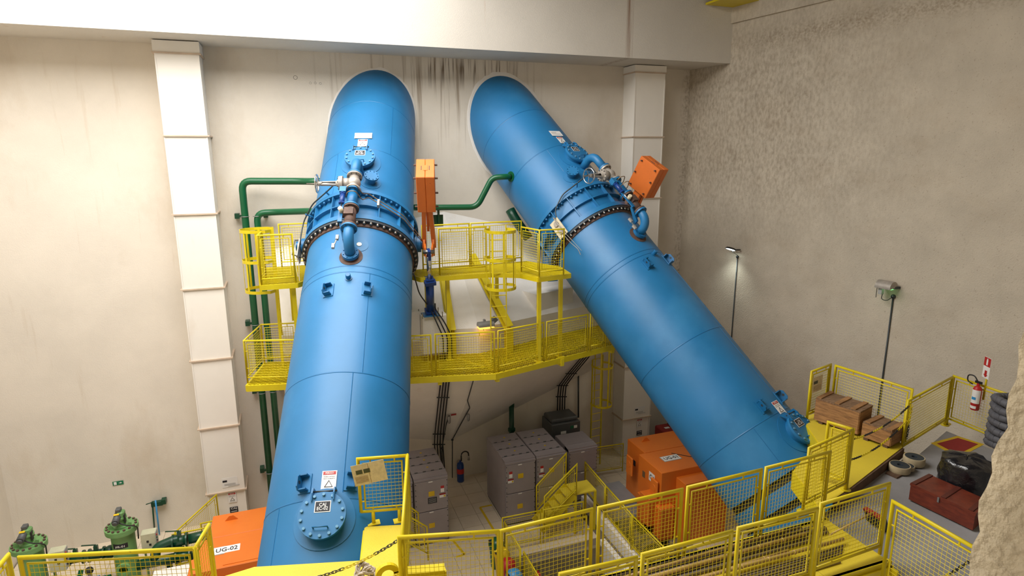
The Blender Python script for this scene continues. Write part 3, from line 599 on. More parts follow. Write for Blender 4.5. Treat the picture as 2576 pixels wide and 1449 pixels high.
# ================================================================ walkways, platforms, railings, ladders
UPV = Vector((0,0,1))
def rail(p0, p1, h, label, group, r=.027, pitch=.058, foot=0.0, gap=.14, wr=.0032, rise=(0,0)):
    """one framed mesh guard panel standing between two floor points"""
    p0 = Vector(p0); p1 = Vector(p1); d = p1-p0; L = Vector((d.x, d.y, 0)).length; e = d/L
    t = thing('railing_panel', label, 'railing', (p0+p1)/2, group)
    b0 = p0+UPV*rise[0]; b1 = p1+UPV*rise[1]
    MB().tube([b0, p0+UPV*h, p1+UPV*h, b1], r, 8).tube([p0+UPV*gap, p1+UPV*gap], r*.85, 8).build('frame', 'yellow', t)
    i0, i1 = .075, L-.075; g0, g1 = gap+.06, h-.085
    q = lambda u, v: p0+e*u+UPV*v
    MB().tube([q(i0, g0), q(i0, g1), q(i1, g1), q(i1, g0)], r*.5, 6, closed=True).build('inner_frame', 'yellow', t)
    st = MB()
    for u in (L*.25, L*.75): st.cyl(q(u, g1), q(u, h), r*.45, n=6).cyl(q(u, g0), q(u, gap), r*.45, n=6)
    for v in (h*.35, h*.75): st.cyl(q(0, v), q(i0, v), r*.45, n=6).cyl(q(L, v), q(i1, v), r*.45, n=6)
    st.build('standoff', 'yellow', t, kind='stuff')
    ms = MB(); n = max(2, int((i1-i0)/pitch)); m = max(2, int((g1-g0)/pitch))
    for a in range(1, n): u = i0+(i1-i0)*a/n; ms.wire(q(u, g0), q(u, g1), wr)
    for b in range(1, m): v = g0+(g1-g0)*b/m; ms.wire(q(i0, v), q(i1, v), wr)
    ms.build('wire_mesh', 'yellow', t, kind='stuff')
    if foot:
        for p in (p0, p1): MB().lathe(p, UPV, [(0, .001), (0, .09), (.012, .09), (.012, .03)], 14).build('foot_plate', 'yellow', t)
    return t
def railpx(a, b, zt, h, label, group, **kw):
    p0 = Z(a[0], a[1], zt); p1 = Z(b[0], b[1], zt); p0.z = p1.z = zt-h; return rail(p0, p1, h, label, group, **kw)
def grating(t, poly, z, ang, pitch=.04, wid=.012, hgt=.03, mat_='yellow', cross=.12):
    """bar grating clipped to a plan polygon"""
    mb = MB()
    for (a, pt, w, hh, dz) in ((ang, pitch, wid, hgt, 0), (ang+math.pi/2, cross, .010, .014, .004)):
        d = Vector((math.cos(a), math.sin(a))); n = Vector((-d.y, d.x)); ps = [(Vector((p[0], p[1])).dot(d), Vector((p[0], p[1])).dot(n)) for p in poly]
        lo = min(p[1] for p in ps); hi = max(p[1] for p in ps); k = lo+pt/2
        while k < hi:
            xs = []
            for i in range(len(ps)):
                (x0, y0), (x1, y1) = ps[i], ps[(i+1) % len(ps)]
                if (y0 <= k) != (y1 <= k): xs.append(x0+(x1-x0)*(k-y0)/(y1-y0))
            xs.sort()
            for s0, s1 in zip(xs[::2], xs[1::2]):
                if s1-s0 < .02: continue
                c0 = d*s0+n*k; c1 = d*s1+n*k; mb.bar((c0.x, c0.y, z-hh/2-dz), (c1.x, c1.y, z-hh/2-dz), w, hh)
            k += pt
    mb.build('grating', mat_, t, kind='stuff')
def fascia(t, pts, z, h=.14, th=.05, name='edge_beam', closed=False):
    n = len(pts)
    for i in range(n if closed else n-1):
        a, b = pts[i], pts[(i+1) % n]; MB().bar((a[0], a[1], z-h/2), (b[0], b[1], z-h/2), th, h).build(name, 'yellow', t)
# lower walkway round the front of the thrust block
t = thing('access_walkway', 'yellow grating walkway below the valves along the white thrust block', 'walkway', (4.55, 14.6, 5.56))
WZ = 5.7
front = [(-1.22, 15.01), (4.55, 13.69), (9.8, 15.12)]; back = [(9.8, 16.95), (4.65, 15.42), (-.45, 16.58), (-.85, 16.65)]
fascia(t, front, WZ+.0, .15); fascia(t, [front[0], back[-1]], WZ, .15); fascia(t, [(9.8, 16.9), (4.65, 15.5), (-.45, 16.62)], WZ, .08)
grating(t, front+back, WZ, math.radians(35), pitch=.062, wid=.012)
for (a, b) in (((1.0, 14.5), (1.5, 16.1)), ((3.2, 14.0), (3.6, 15.6)), ((4.6, 13.7), (4.65, 15.4)), ((6.6, 14.2), (6.3, 15.9)), ((8.4, 14.7), (8.1, 16.3))):
    MB().bar((a[0], a[1], WZ-.13), (b[0], b[1], WZ-.13), .1, .2).build('bearer', 'yellow', t)
MB().bar((3.9, 15.4, WZ-.05), (4.6, 14.0, WZ-.05), .08, .06).build('brace', 'yellow', t)
GL = 'railing panels of the grating walkway'
for a, b, w in (((1028, 845.5), (1083, 843), 'coming out from behind the EC-02 penstock'), ((1094.5, 841), (1242.6, 835), 'in front of the black hoses'), ((1253, 833), (1368, 811), 'at the foot of the ladder'), ((1375.5, 810), (1479, 791), 'in front of a platform post'), ((1486, 790), (1525, 783.5), 'going behind the EC-01 penstock')):
    railpx(a, b, WZ+1.05, 1.05, 'thin yellow mesh railing panel of the grating walkway '+w, GL, r=.02, pitch=.06, wr=.004)
railpx((612.7, 857.5), (745, 855), WZ+1.05, 1.05, 'thin yellow mesh railing panel at the end of the grating walkway by the green pipes', GL, r=.02, pitch=.06, wr=.004)
pe = Z(612.7, 857.5, WZ+1.05); rail((pe.x, pe.y, WZ), (-.86, 16.55, WZ), 1.05, 'yellow mesh end panel closing the grating walkway beside the green pipes', None, r=.02, pitch=.06, wr=.004)
rail((-.86, 16.55, WZ), (-.02, 16.4, WZ), 1.05, 'yellow mesh panel behind the caged ladder against the green pipes', None, r=.02, pitch=.06, wr=.004)
# upper platform between the two valves
UZ = 8.02; t = thing('access_platform', 'yellow grating platform on posts between the two penstock valves', 'platform', (5.0, 14.9, WZ))
poly = [(3.0, 14.87), (4.87, 14.83), (5.49, 14.47), (5.73, 13.82), (6.69, 14.0), (6.85, 15.0), (6.35, 16.15), (3.0, 15.98), (2.85, 15.3)]
fascia(t, poly, UZ, .12, .04, closed=True); grating(t, poly, UZ, math.radians(120), pitch=.058)
for (x, y, z0) in ((5.88, 14.14, WZ), (6.58, 14.35, WZ), (3.73, 15.1, WZ), (5.35, 15.95, 6.8), (3.35, 15.9, 6.7)): MB().box((x, y, (z0+UZ-.1)/2), (.09, .09, UZ-.1-z0)).build('post', 'yellow', t); MB().box((x, y, z0+.01), (.2, .2, .02)).build('base_plate', 'yellow', t)
GU = 'railing panels of the upper valve platforms'
for a, b, lab in (((1103, 576), (1222, 571), 'yellow mesh railing panel on the platform next to the orange lever'), ((1311.5, 571), (1357, 579.5), 'narrow yellow mesh railing panel beside the ladder cage of the middle platform'),
                  ((1357, 579.5), (1419, 576), 'narrow yellow mesh railing panel in front of the valve foot on the middle platform'), ((1061, 568), (1180, 562.5), 'yellow mesh panel on the back edge of the middle platform, behind the lever end'),
                  ((1184, 562.3), (1311, 556), 'yellow mesh panel on the back edge of the middle platform, behind the ladder cage')):
    railpx(a, b, UZ+1.17, 1.17, lab, GU, r=.02, pitch=.062, wr=.0035)
# small platform on the far flank of the first valve
t = thing('access_platform', 'small yellow grating platform beside the green pipes and the caged ladder', 'platform', (-.3, 16, WZ))
poly = [(-.72, 15.3), (.10, 15.3), (.75, 16.2), (.8, 17.8), (-.72, 17.8)]
fascia(t, poly, UZ, .12, .04, closed=True); grating(t, poly, UZ, math.radians(35), pitch=.058)
for (x, y, z0) in ((.0, 15.5, WZ), (-.05, 16.9, WZ), (.3, 17.6, 7.4)): MB().box((x, y, (z0+UZ-.1)/2), (.10, .10, UZ-.1-z0)).build('post', 'yellow', t)
MB().bar((-.02, 16.4, 6.85), (.9, 16.6, 6.85), .08, .09).build('brace', 'yellow', t)
rail((-.70, 15.35, UZ), (.06, 15.33, UZ), 1.17, 'yellow mesh railing panel on the small platform facing the hall', GU, r=.022, pitch=.062, wr=.0035)
rail((-.70, 15.35, UZ), (-.62, 16.1, UZ), 1.17, 'short yellow mesh panel on the small platform turned towards the ladder cage', GU, r=.022, pitch=.062, wr=.0035)
rail((-.25, 17.7, UZ), (.75, 17.7, UZ), 1.17, 'yellow mesh panel of the small platform standing close to the back wall', GU, r=.02, pitch=.062, wr=.0035)
def ladder(x, y, z0, z1, face, label, hoops, w=.42, hr=.38, m='yellow', strips=5):
    """ladder with safety cage; face = direction the climber leans towards (cage side)"""
    f = Vector((face[0], face[1], 0)).normalized(); s = Vector((-f.y, f.x, 0)); c = Vector((x, y, 0)); t = thing('caged_ladder', label, 'ladder', (x, y, z0))
    for q in (-1, 1): MB().box(c+s*(w/2*q)+UPV*((z0+z1)/2), (.065, .02, z1-z0), (f, s, UPV)).build('side_rail', m, t)
    z = z0+.28
    while z < z1-.15: MB().cyl(c-s*(w/2)+UPV*z, c+s*(w/2)+UPV*z, .013, n=6).build('rung', m, t); z += .29
    if hoops:
        for hz in hoops:
            pts = [c+s*(w/2)+UPV*hz, c+s*hr+f*.12+UPV*hz]+arc(c+f*.34+UPV*hz, s, f, hr, 0, math.pi, 12)+[c-s*hr+f*.12+UPV*hz, c-s*(w/2)+UPV*hz]
            mb = MB()
            for a, b in zip(pts[:-1], pts[1:]): mb.bar(a, b, .008, .075)
            mb.build('hoop', m, t)
        lo, hi = min(hoops), max(hoops)
        for i in range(strips):
            a = math.pi*i/(strips-1); q = c+f*.34+(s*math.cos(a)+f*math.sin(a))*(hr-.008); tang = -s*math.sin(a)+f*math.cos(a); MB().box(q+UPV*((lo+hi)/2), (.008, .055, hi-lo+.07), (tang.cross(UPV), tang, UPV)).build('cage_strip', m, t)
    return t
ladder(4.98, 14.72, WZ, 9.25, (-.12, -1), 'yellow caged ladder rising from the walkway to the middle platform', (9.15, 8.45, 7.72))
ladder(-.40, 16.35, WZ, 9.25, (-1, .05), 'yellow caged ladder between the green pipes and the small platform', (9.2, 8.45, 7.70), hr=.40)
ladder(9.75, 18.1, 0.0, 6.2, (.1, -1), 'dim yellow caged ladder under the walkway against the back wall', (5.6, 4.9, 3.9, 2.5), hr=.34)
# two yellow I-beams lying on the slope and running down the face of the block
def ibeam(a, b, w, h, n, label):
    a = Vector(a); b = Vector(b); n = Vector(n).normalized(); d = (b-a).normalized(); s = d.cross(n).normalized(); mb = MB(); m_ = (a+b)/2; L = (b-a).length
    mb.box(m_+n*(h/2), (L, w, .02), (d, s, n)).box(m_-n*(h/2), (L, w, .02), (d, s, n)).box(m_, (L, .015, h), (d, s, n)); return mb
for (x0, y0, x1, y1, lab) in ((4.05, 17.0, 3.85, 15.25, 'yellow steel beam on the white slope nearer the hydraulic cylinder'), (5.05, 17.35, 5.45, 15.2, 'yellow steel beam on the white slope behind the caged ladder')):
    zt = lambda y: 6.4+(y-15.45)*.785+.16
    mb = ibeam((x0, y0, zt(y0)), (x1, y1, zt(y1)), .2, .2, (0, -.61, .79), lab); mb.box((x1, y1-.02, (WZ+zt(y1))/2), (.2, .02, zt(y1)-WZ)).box((x1, y1+.14, (WZ+zt(y1))/2-.05), (.2, .02, zt(y1)-WZ-.1)).box((x1, y1+.06, (WZ+zt(y1))/2-.05), (.015, .16, zt(y1)-WZ-.1))
    solo('support_beam', mb, 'yellow', lab, 'beam')
# concrete pedestal for the second valve's actuator
f2 = FRM[2]; h2 = Vector((f2.D.x, f2.D.y, 0)).normalized(); s2 = Vector((-h2.y, h2.x, 0))
a = Yp(1349.7, 740.8, 16.15)
solo('concrete_pedestal', MB().prism([a, a+s2*1.5, a+s2*1.5-h2*2.0, a-h2*2.0], (0,0,-.9)), 'block', 'white concrete pedestal on the slope under the EC-01 valve', 'pedestal')

# ================================================================ plated foreground walkway and right-hand deck
DZ = 5.15; GZ = 4.95; RH = 1.15
def slab(name, pts, z, th, m, label, cat, parts=True):
    t = thing(name, label, cat, (sum(p[0] for p in pts)/len(pts), sum(p[1] for p in pts)/len(pts), z-th)); return t
t = thing('walkway_bridge', 'yellow plated walkway bridging the hall with a mesh rail on both sides', 'walkway', (4.5, 6.15, DZ-.35))
for i in range(6):
    x0 = .95+i*1.16; MB().box((x0+.575, 6.17, DZ-.006), (1.15, 1.16, .012)).build('floor_plate', 'yellow_plate', t)
for y in (5.60, 6.74): MB().box((4.45, y, DZ-.12), (7.0, .06, .24)).build('edge_beam', 'yellow', t)
for i in range(5): MB().box((1.3+i*1.5, 6.17, DZ-.2), (.08, 1.1, .16)).build('cross_beam', 'yellow', t)
MB().box((7.3, 5.55, DZ-.22), (1.3, .04, .30)).box((7.9, 5.5, DZ-.22), (.04, .14, .30)).box((7.2, 5.5, DZ-.22), (.04, .14, .30)).build('gusset', 'yellow', t)
FG = 'railing panels along the far edge of the plated walkway'; NG = 'railing panels along the near edge of the plated walkway'
for a, b, w in (((1261, 1336), (1488, 1282), 'in front of the sump pit'), ((1507, 1278), (1715, 1232), 'in front of the G1 plate'), ((1731, 1226), (1915, 1182), 'where orange housing meets blue pipe'), ((1928, 1177), (2088, 1137), 'before the blue pipe rings')):
    railpx(a, b, DZ+RH, RH, 'yellow mesh railing panel on far side of plated walkway, '+w, FG)
railpx((1004, 1352), (1254, 1336.5), DZ+RH, RH, 'wide yellow mesh railing panel at the gap over the tiled floor', None)
for a, b, w in (((1410, 1445), (1600, 1403), 'fourth from the deck'), ((1617, 1395), (1840, 1338), 'third from the deck'), ((1858, 1329), (2055, 1280), 'second from the deck'), ((2066, 1268), (2237, 1217), 'next to the grey deck')):
    railpx(a, b, DZ+RH, RH, 'yellow mesh railing panel on bamboo side of plated walkway, '+w, NG)
railpx((2247, 1262), (2480, 1394), GZ+RH+.2, RH+.2, 'yellow mesh railing panel on the grey deck at right angles to the plated walkway', None)
# gap edge by the first penstock
railpx((900, 1155), (1022, 1146), DZ+RH, RH, 'short yellow mesh panel with a paper notice beside the EC-02 penstock', None, gap=.22, rise=(.22, .22))
railpx((1025, 1146), (1012, 1345), DZ+RH, RH, 'yellow mesh railing panel seen edge-on next to the EC-02 penstock deck', None)
a = Z(900, 1155, DZ+RH); b = Z(1022, 1146, DZ+RH)
for u in (.25, .8):
    q = a+(b-a)*u; t = solo('rail_foot', MB().cyl((q.x, q.y, DZ), (q.x, q.y, DZ+.22), .03, n=10).box((q.x, q.y, DZ+.006), (.2, .14, .012)), 'yellow', 'yellow post foot with square base plate under the short panel by the EC-02 penstock', 'post', 'feet of the short panel')
q = a+(b-a)*.28; d_ = (b-a).normalized(); t = thing('paper_notice', 'creased beige paper notice hung on the short panel beside the EC-02 penstock', 'notice', q-UPV*.25)
tw = (d_*.97+UPV*.16).normalized(); nn = d_.cross(UPV).normalized(); uu = nn.cross(tw)*-1
uu = uu if uu.z > 0 else -uu
pc = q-UPV*.22+nn*.06-d_*.04
card('sheet', t, pc, tw, uu, .52, .36, 'paper', .004)
pn = tw.cross(uu)
for i in range(2): card('photo_print', t, pc+pn*.005-tw*(.15-.12*i)+uu*.05, tw, uu, .10, .07, 'bolt_dark')
card('fold_line', t, pc+pn*.005, tw, uu, .004, .34, 'card_brown')
for i in range(6): card('print_line', t, pc+pn*.005-tw*.13+uu*(-.03-.02*i), tw, uu, .2, .005, 'card_brown')
railpx((50, 1403), (490, 1380), DZ+RH, RH, 'yellow mesh railing panel above the green filters', None)
railpx((490, 1380), (525, 1322), DZ+RH, RH, 'narrow yellow mesh panel with a chain beside the UG-02 housing', None)
railpx((-45, 1475), (20, 1397), DZ+RH, RH, 'yellow mesh railing panel close to the left-hand wall', None)
# deck plates round the first penstock
t = thing('deck_plating', 'pale yellow chequered deck plates cut round the EC-02 penstock', 'deck', (0, 7.6, DZ-.3))
e = [Z(640, 1426, DZ), Z(908, 1410, DZ), Z(917, 1325, DZ), Z(1010, 1320, DZ)]
MB().prism([(e[0].x-.55, 8.6, DZ), (e[0].x-.4, 7.0, DZ), (.62, 7.0, DZ), (e[1].x, e[1].y, DZ), (e[0].x, e[0].y, DZ)], (0,0,-.012)).build('floor_plate', 'yellow_plate', t)
MB().prism([(.63, 7.0, DZ), (1.02, 7.0, DZ), (e[3].x, e[3].y, DZ), (e[2].x, e[2].y, DZ), (e[1].x+.01, e[1].y, DZ)], (0,0,-.012)).build('floor_plate', 'yellow_plate', t)
MB().box((-.1, 6.4, DZ-.006), (2.2, 1.15, .012)).build('floor_plate', 'yellow_plate', t); MB().bar((e[1].x, e[1].y, DZ-.1), (e[0].x, e[0].y, DZ-.1), .04, .16).bar((e[1].x, e[1].y, DZ-.1), (e[2].x, e[2].y, DZ-.1), .04, .16).build('edge_beam', 'yellow', t)
MB().prism([(-3.6, 8.1, DZ), (-1.35, 7.6, DZ), (-1.2, 8.0, DZ), (-1.2, 5.8, DZ), (-3.6, 5.8, DZ)], (0,0,-.1)).build('floor_plate', 'yellow_plate', t)
# grey right-hand deck
dk = struct('floor_upper', MB().prism([(7.95, 3.0, GZ), (15.0, 3.0, GZ), (13.45, 7.0, GZ), (13.40, 8.6, GZ), (11.7, 8.0, GZ), (11.3, 8.0, GZ), (9.0, 7.35, GZ), (8.3, 7.1, GZ), (7.95, 6.8, GZ)], (0,0,-.25)), 'concrete')
t = thing('deck_plating', 'raised yellow chequered plate under the wooden crates', 'deck', (10.2, 8.6, GZ))
pp = [(8.58, 8.11), (8.38, 7.64), (8.05, 7.0), (8.96, 7.27), (11.39, 8.11), (11.75, 8.5), (11.5, 10.1), (10.6, 9.95), (9.92, 8.79), (9.0, 8.35)]
MB().prism([(x, y, DZ) for x, y in pp], (0,0,-.012)).build('floor_plate', 'yellow_plate', t)
MB().bar((8.5, 7.1, DZ-.11), (8.96, 7.26, DZ-.11), .06, .19).bar((8.96, 7.27, DZ-.11), (11.39, 8.10, DZ-.11), .06, .19).build('timber_edge', 'wood_d', t)
fascia(t, [(10.6, 9.97), (9.92, 8.8), (9.0, 8.36), (8.58, 8.12), (8.38, 7.64), (8.05, 7.0)], DZ-.013, .35, .03)
RG = 'railing panels of the right-hand deck'
railpx((2036, 1128), (2145, 1081), DZ+RH, RH, 'yellow mesh railing panel on the raised plate, turned across the EC-01 penstock', RG, foot=1)
railpx((2084, 1062), (2147, 1080), DZ+RH, RH, 'narrow yellow mesh panel standing in front of the large wooden crate', RG)
railpx((2042, 935), (2090, 917), DZ+RH, RH, 'narrow yellow mesh panel with a notice behind the large wooden crate', RG)
railpx((2103, 920), (2295, 980), DZ+RH, RH, 'yellow mesh railing panel along the back of the two wooden crates', RG)
railpx((2285, 1008), (2396, 949), GZ+RH, RH, 'yellow mesh railing panel from the chain post to the deck corner', RG, foot=1)
railpx((2400, 946), (2575, 1005), GZ+RH, RH, 'yellow mesh railing panel carrying the fire extinguisher', RG, foot=1)
q = Z(2066, 955, DZ+RH-.2); a = Z(2042, 935, DZ+RH); b = Z(2090, 917, DZ+RH); d_ = (b-a).normalized(); nn = d_.cross(UPV).normalized()
t = thing('paper_notice', 'grey paper notice on the narrow panel behind the large crate', 'notice', a-UPV*.4)
pc = a+d_*.22-UPV*.32+nn*.04; card('sheet', t, pc, d_, UPV, .40, .36, 'paper'); card('photo_print', t, pc+nn*.004-d_*.08+UPV*.05, d_, UPV, .16, .07, 'bolt_dark')
for i in range(4): card('print_line', t, pc+nn*.004-UPV*(.04+.03*i), d_, UPV, .3, .006, 'card_brown')
# ================================================================ things on the lower floor
bolt_cab = MB().cyl((0,0,0), (0,0,.012), .013, n=6).mesh('bolt', 'bolt_dark')
def cabinet(x0, x1, y0, y1, h, label, group=None, m='cab', split=1.06, tags=True, sides='L', plate=False, flaps=True):
    t = thing('switchgear_cabinet', label, 'cabinet', ((x0+x1)/2, (y0+y1)/2, 0), group); xc = (x0+x1)/2; w = x1-x0
    MB().box((xc, (y0+y1)/2+.02, h/2+.03), (w-.012, y1-y0-.04, h-.10)).build('cabinet_body', m, t)
    MB().box((xc, (y0+y1)/2+.02, .03), (w-.04, y1-y0-.06, .06)).build('base_frame', 'cab_d', t)
    for (a, b, nm) in ((.07, split-.01, 'lower_door'), (split+.01, h-.13, 'upper_door')):
        d = MB().box((xc, y0+.008, (a+b)/2), (w-.05, .03, b-a), bev=.006).build(nm, m, t)
        for i in range(6):
            for q in (-1, 1): inst('bolt', bolt_cab, d, orient((xc+q*(w/2-.045), y0-.007, a+.05+(b-a-.1)*i/5), (0,-1,0)))
        card('grey_label', t, (xc-.02, y0-.009, b-.03), (1,0,0), (0,0,1), .12, .03, 'white', .002)
        if tags:
            card('yellow_plate', t, (xc+(.0 if nm == 'upper_door' else -.02), y0-.009, b-(.40 if nm == 'upper_door' else .45)), (1,0,0), (0,0,1), .17, .15, 'labelyellow', .004)
    if tags:
        sx = -1 if not plate else 1
        zz = split+.56
        card('red_tag', t, (xc+sx*w*.32, y0-.009, zz+.13), (1,0,0), (0,0,1), .1, .08, 'red', .003); card('white_tag', t, (xc+sx*w*.32, y0-.009, zz+.03), (1,0,0), (0,0,1), .1, .12, 'white', .003)
        card('danger_band', t, (xc+sx*w*.32, y0-.009, zz-.09), (1,0,0), (0,0,1), .18, .05, 'mattred', .003); card('danger_sign', t, (xc+sx*w*.32, y0-.009, zz-.155), (1,0,0), (0,0,1), .18, .08, 'white', .003)
        card('warning_triangle', t, (xc+sx*w*.32+.055, y0-.013, zz-.155), (1,0,0), (0,0,1), .05, .05, 'labelyellow', .002)
    if plate: card('rating_plate', t, (xc+.02, y0-.009, split+.33), (1,0,0), (0,0,1), .26, .18, 'ink', .004)
    if plate:
        for i in range(5): card('rating_line', t, (xc+.02, y0-.014, split+.39-.03*i), (1,0,0), (0,0,1), .22, .008, 'grey_l', .002)
    # roof: sloping front strip and hinged pressure flaps
    MB().prism([(x0+.006, y0+.0, h-.12), (x0+.006, y0+.0, h-.07), (x0+.006, y0+.30, h), (x0+.006, y0+.32, h-.12)], (w-.012, 0, 0)).build('front_strip', m, t)
    if flaps:
        n = 3; ys = [y0+.32+(y1-y0-.36)*i/n for i in range(n+1)]
        for a, b in zip(ys[:-1], ys[1:]):
            fp = MB().box((xc, (a+b)/2, h-.02), (w-.03, b-a-.03, .04), bev=.008).build('roof_flap', m, t)
            for i in range(4): MB().box((xc-w*.36+w*.24*i, a+.012, h+.004), (.09, .02, .02)).build('hinge', 'cab_d', fp)
            MB().box((xc+.02, (a+b)/2, h+.008), (.05, .04, .012)).build('lifting_tab', 'labelyellow', fp)
    else: MB().box((xc, (y0+y1)/2+.16, h-.02), (w-.02, y1-y0-.34, .04), bev=.008).build('roof_panel', m, t)
    return t
cabinet(5.47, 6.455, 15.7, 17.5, 2.13, 'grey switchgear cabinet with yellow plates next to the floor marking', 'pair of tall grey cabinets')
cabinet(6.475, 7.46, 15.7, 17.5, 2.13, 'grey switchgear cabinet standing behind the yellow stair rails', 'pair of tall grey cabinets')
cabinet(2.74, 3.73, 15.65, 17.4, 2.13, 'grey switchgear cabinet with black rating plate beside the EC-02 penstock', None, plate=True)
cabinet(1.73, 2.72, 15.65, 17.4, 2.13, 'grey switchgear cabinet mostly hidden behind the EC-02 penstock')
cabinet(7.76, 8.79, 16.16, 17.24, 1.9, 'lower plain grey cabinet between the tall cabinets and the railing', None, tags=False, flaps=False)
t = thing('dark_transformer', 'dark grey transformer box with lid under the black conduits', 'transformer', (8.4, 18.15, 0))
MB().box((8.4, 18.15, 1.03), (1.08, .86, 2.0), bev=.02).build('housing', 'cab_d', t); MB().box((8.4, 18.18, 2.10), (1.0, .72, .14), bev=.04).build('lid', 'cab_d', t)
for i in range(2): card('exit_label', t, (8.62+.13*i, 17.715, 1.85), (1,0,0), (0,0,1), .12, .1, 'sign_green' if i == 0 else 'white')
card('white_label', t, (8.3, 17.715, 1.7), (1,0,0), (0,0,1), .2, .1, 'white')
# blue cylinder with red band and black hose by the wall
t = thing('gas_bottle', 'blue bottle with a red band and curved black hose by the back wall', 'bottle', (4.9, 18.72, 0))
MB().lathe((4.9, 18.72, .01), (0,0,1), [(0, .001), (0, .10), (.03, .12), (.62, .12), (.68, .10), (.72, .04), (.78, .03), (.78, .001)], 20).build('bottle_body', 'blue_navy', t)
MB().lathe((4.9, 18.72, .01), (0,0,1), [(.32, .121), (.32, .123), (.50, .123), (.50, .121)], 20).build('red_band', 'red', t)
MB().tube([(4.95, 18.75, .75), (4.95, 18.75, .95)]+arc((5.08, 18.75, .95), (-1,0,0), (0,0,1), .13, 0, math.pi, 8)+[(5.21, 18.75, .86)], .022, 8).build('hose', 'rubber', t); MB().cyl((5.21, 18.75, .9), (5.21, 18.75, .74), .03, .045, n=10).build('nozzle', 'castgrey', t)
# yellow paint lines on the tiles
def stripe(pts, label):
    mb = MB()
    for a, b in zip(pts[:-1], pts[1:]): mb.bar((a[0], a[1], .0125), (b[0], b[1], .0125), .07, .003)
    solo('floor_marking', mb, 'labelyellow', label, 'marking')
stripe([(5.45, 16.95), (5.05, 16.95), (5.1, 14.9)], 'worn yellow paint line on the tiles beside the tall grey cabinets')
stripe([(3.8, 15.6), (3.95, 14.85), (3.7, 14.82)], 'broken yellow paint line on the tiles before the rating plate cabinet')
stripe([(3.05, 14.6), (3.3, 14.62)], 'short patch of yellow paint on the tiles before the rating plate cabinet')
# recycling bins along the pit
for i, (m_, c_) in enumerate((('green', 'green'), ('labelyellow', 'yellow'), ('red', 'red'), ('sky_blue', 'blue'))):
    x, y = 4.63, 14.05-.46*i; t = thing('recycling_bin', c_+' plastic recycling bin in the row beside the sump pit', 'bin', (x, y, .01), 'recycling bins in a row')
    MB().lathe((x, y, .01), (0,0,1), [(0, .001), (0, .15), (.66, .20)], 20).build('bin_body', m_, t)
    MB().lathe((x, y, .67), (0,0,1), [(0, .215), (.05, .215), (.15, .15), (.19, .06), (.19, .001)], 20).build('bin_lid', m_, t)
    MB().box((x-.17, y, .8), (.06, .16, .03)).build('swing_flap', 'rubber', t)
# stairs over the trench
a0 = Yp(1350, 1222, 15.3); a1 = Yp(1424, 1141, 15.3); b0 = Yp(1370, 1249, 14.62); b1 = Yp(1451, 1168, 14.62)
RL = 'rails of the yellow stairs over the trench'
def slope_rail(p, q, h, label, ext, **kw):
    return rail((p.x, p.y, p.z-h), (q.x, q.y, q.z-h), h, label, RL, r=.022, gap=.2, wr=.003, **kw)
slope_rail(a0, a1, 1.0, 'sloping yellow mesh stair rail on the cabinet side', None); slope_rail(b0, b1, 1.0, 'sloping yellow mesh stair rail on the pit side', None)
t = thing('yellow_stairs', 'small yellow steel stairs climbing over the machine trench', 'stairs', ((a0.x+a1.x)/2, 14.95, 0))
zb, zt_ = a0.z-1.0, a1.z-1.0
for i in range(5):
    u = (i+.5)/5; MB().box((a0.x+(a1.x-a0.x)*u, 14.96, zb+(zt_-zb)*u), (.27, .62, .03)).build('stair_tread', 'yellow_plate', t)
for y in (15.27, 14.65): MB().bar((a0.x-.1, y, max(.12, zb-.1)), (a1.x, y, zt_-.02), .03, .18).build('stringer', 'yellow', t)
MB().box((a1.x+.35, 14.96, zt_), (.7, .62, .04)).build('landing', 'yellow_plate', t)
for (x, y) in ((a1.x+.02, 15.27), (a1.x+.02, 14.65), (a1.x+.66, 15.27), (a1.x+.66, 14.65)): MB().box((x, y, zt_/2), (.06, .06, zt_)).build('landing_leg', 'yellow', t)
slope_rail(Yp(1074, 1325, 14.4), Yp(1022, 1296, 14.4), 1.0, 'sloping yellow mesh stair rail before the rating plate cabinet', None); slope_rail(Yp(1052, 1290, 15.0), Yp(1018, 1266, 15.0), 1.0, 'sloping yellow mesh stair rail against the rating plate cabinet', None)
PG = 'mesh rails guarding the pit and trench'
def floor_rail(a, b, label, zt=1.1): railpx(a, b, zt, 1.05, label, PG, r=.02, pitch=.06, wr=.003)
floor_rail((1264, 1303), (1360, 1284), 'yellow mesh guard rail at the back of the sump pit, bin end'); floor_rail((1367, 1283), (1467, 1262), 'yellow mesh guard rail at the back of the sump pit, stair end')
rail((4.97, 14.35, .05), (4.97, 13.1, .05), 1.05, 'yellow guard rail along the pit behind the recycling bins', PG, r=.02, wr=.003); rail((5.0, 12.95, .05), (5.0, 11.6, .05), 1.05, 'yellow guard rail of the pit with a red extinguisher hanging on it', PG, r=.02, wr=.003)
rail((8.32, 16.1, .35), (8.24, 14.6, .35), 1.05, 'yellow mesh guard rail on the trench curb, stair end', PG, r=.022, wr=.003); rail((8.24, 14.55, .35), (8.18, 13.0, .35), 1.05, 'yellow mesh guard rail on the trench curb, middle panel', PG, r=.022, wr=.003); rail((8.18, 12.95, .35), (8.2, 11.3, .35), 1.05, 'yellow mesh guard rail on the trench curb, panel under the walkway', PG, r=.022, wr=.003)
floor_rail((1452, 1133), (1568, 1116), 'yellow mesh guard rail on the tiles behind the UG-01 housing')
t = thing('fire_extinguisher', 'red extinguisher with white label hanging on the pit rail', 'extinguisher', (5.12, 12.3, .45))
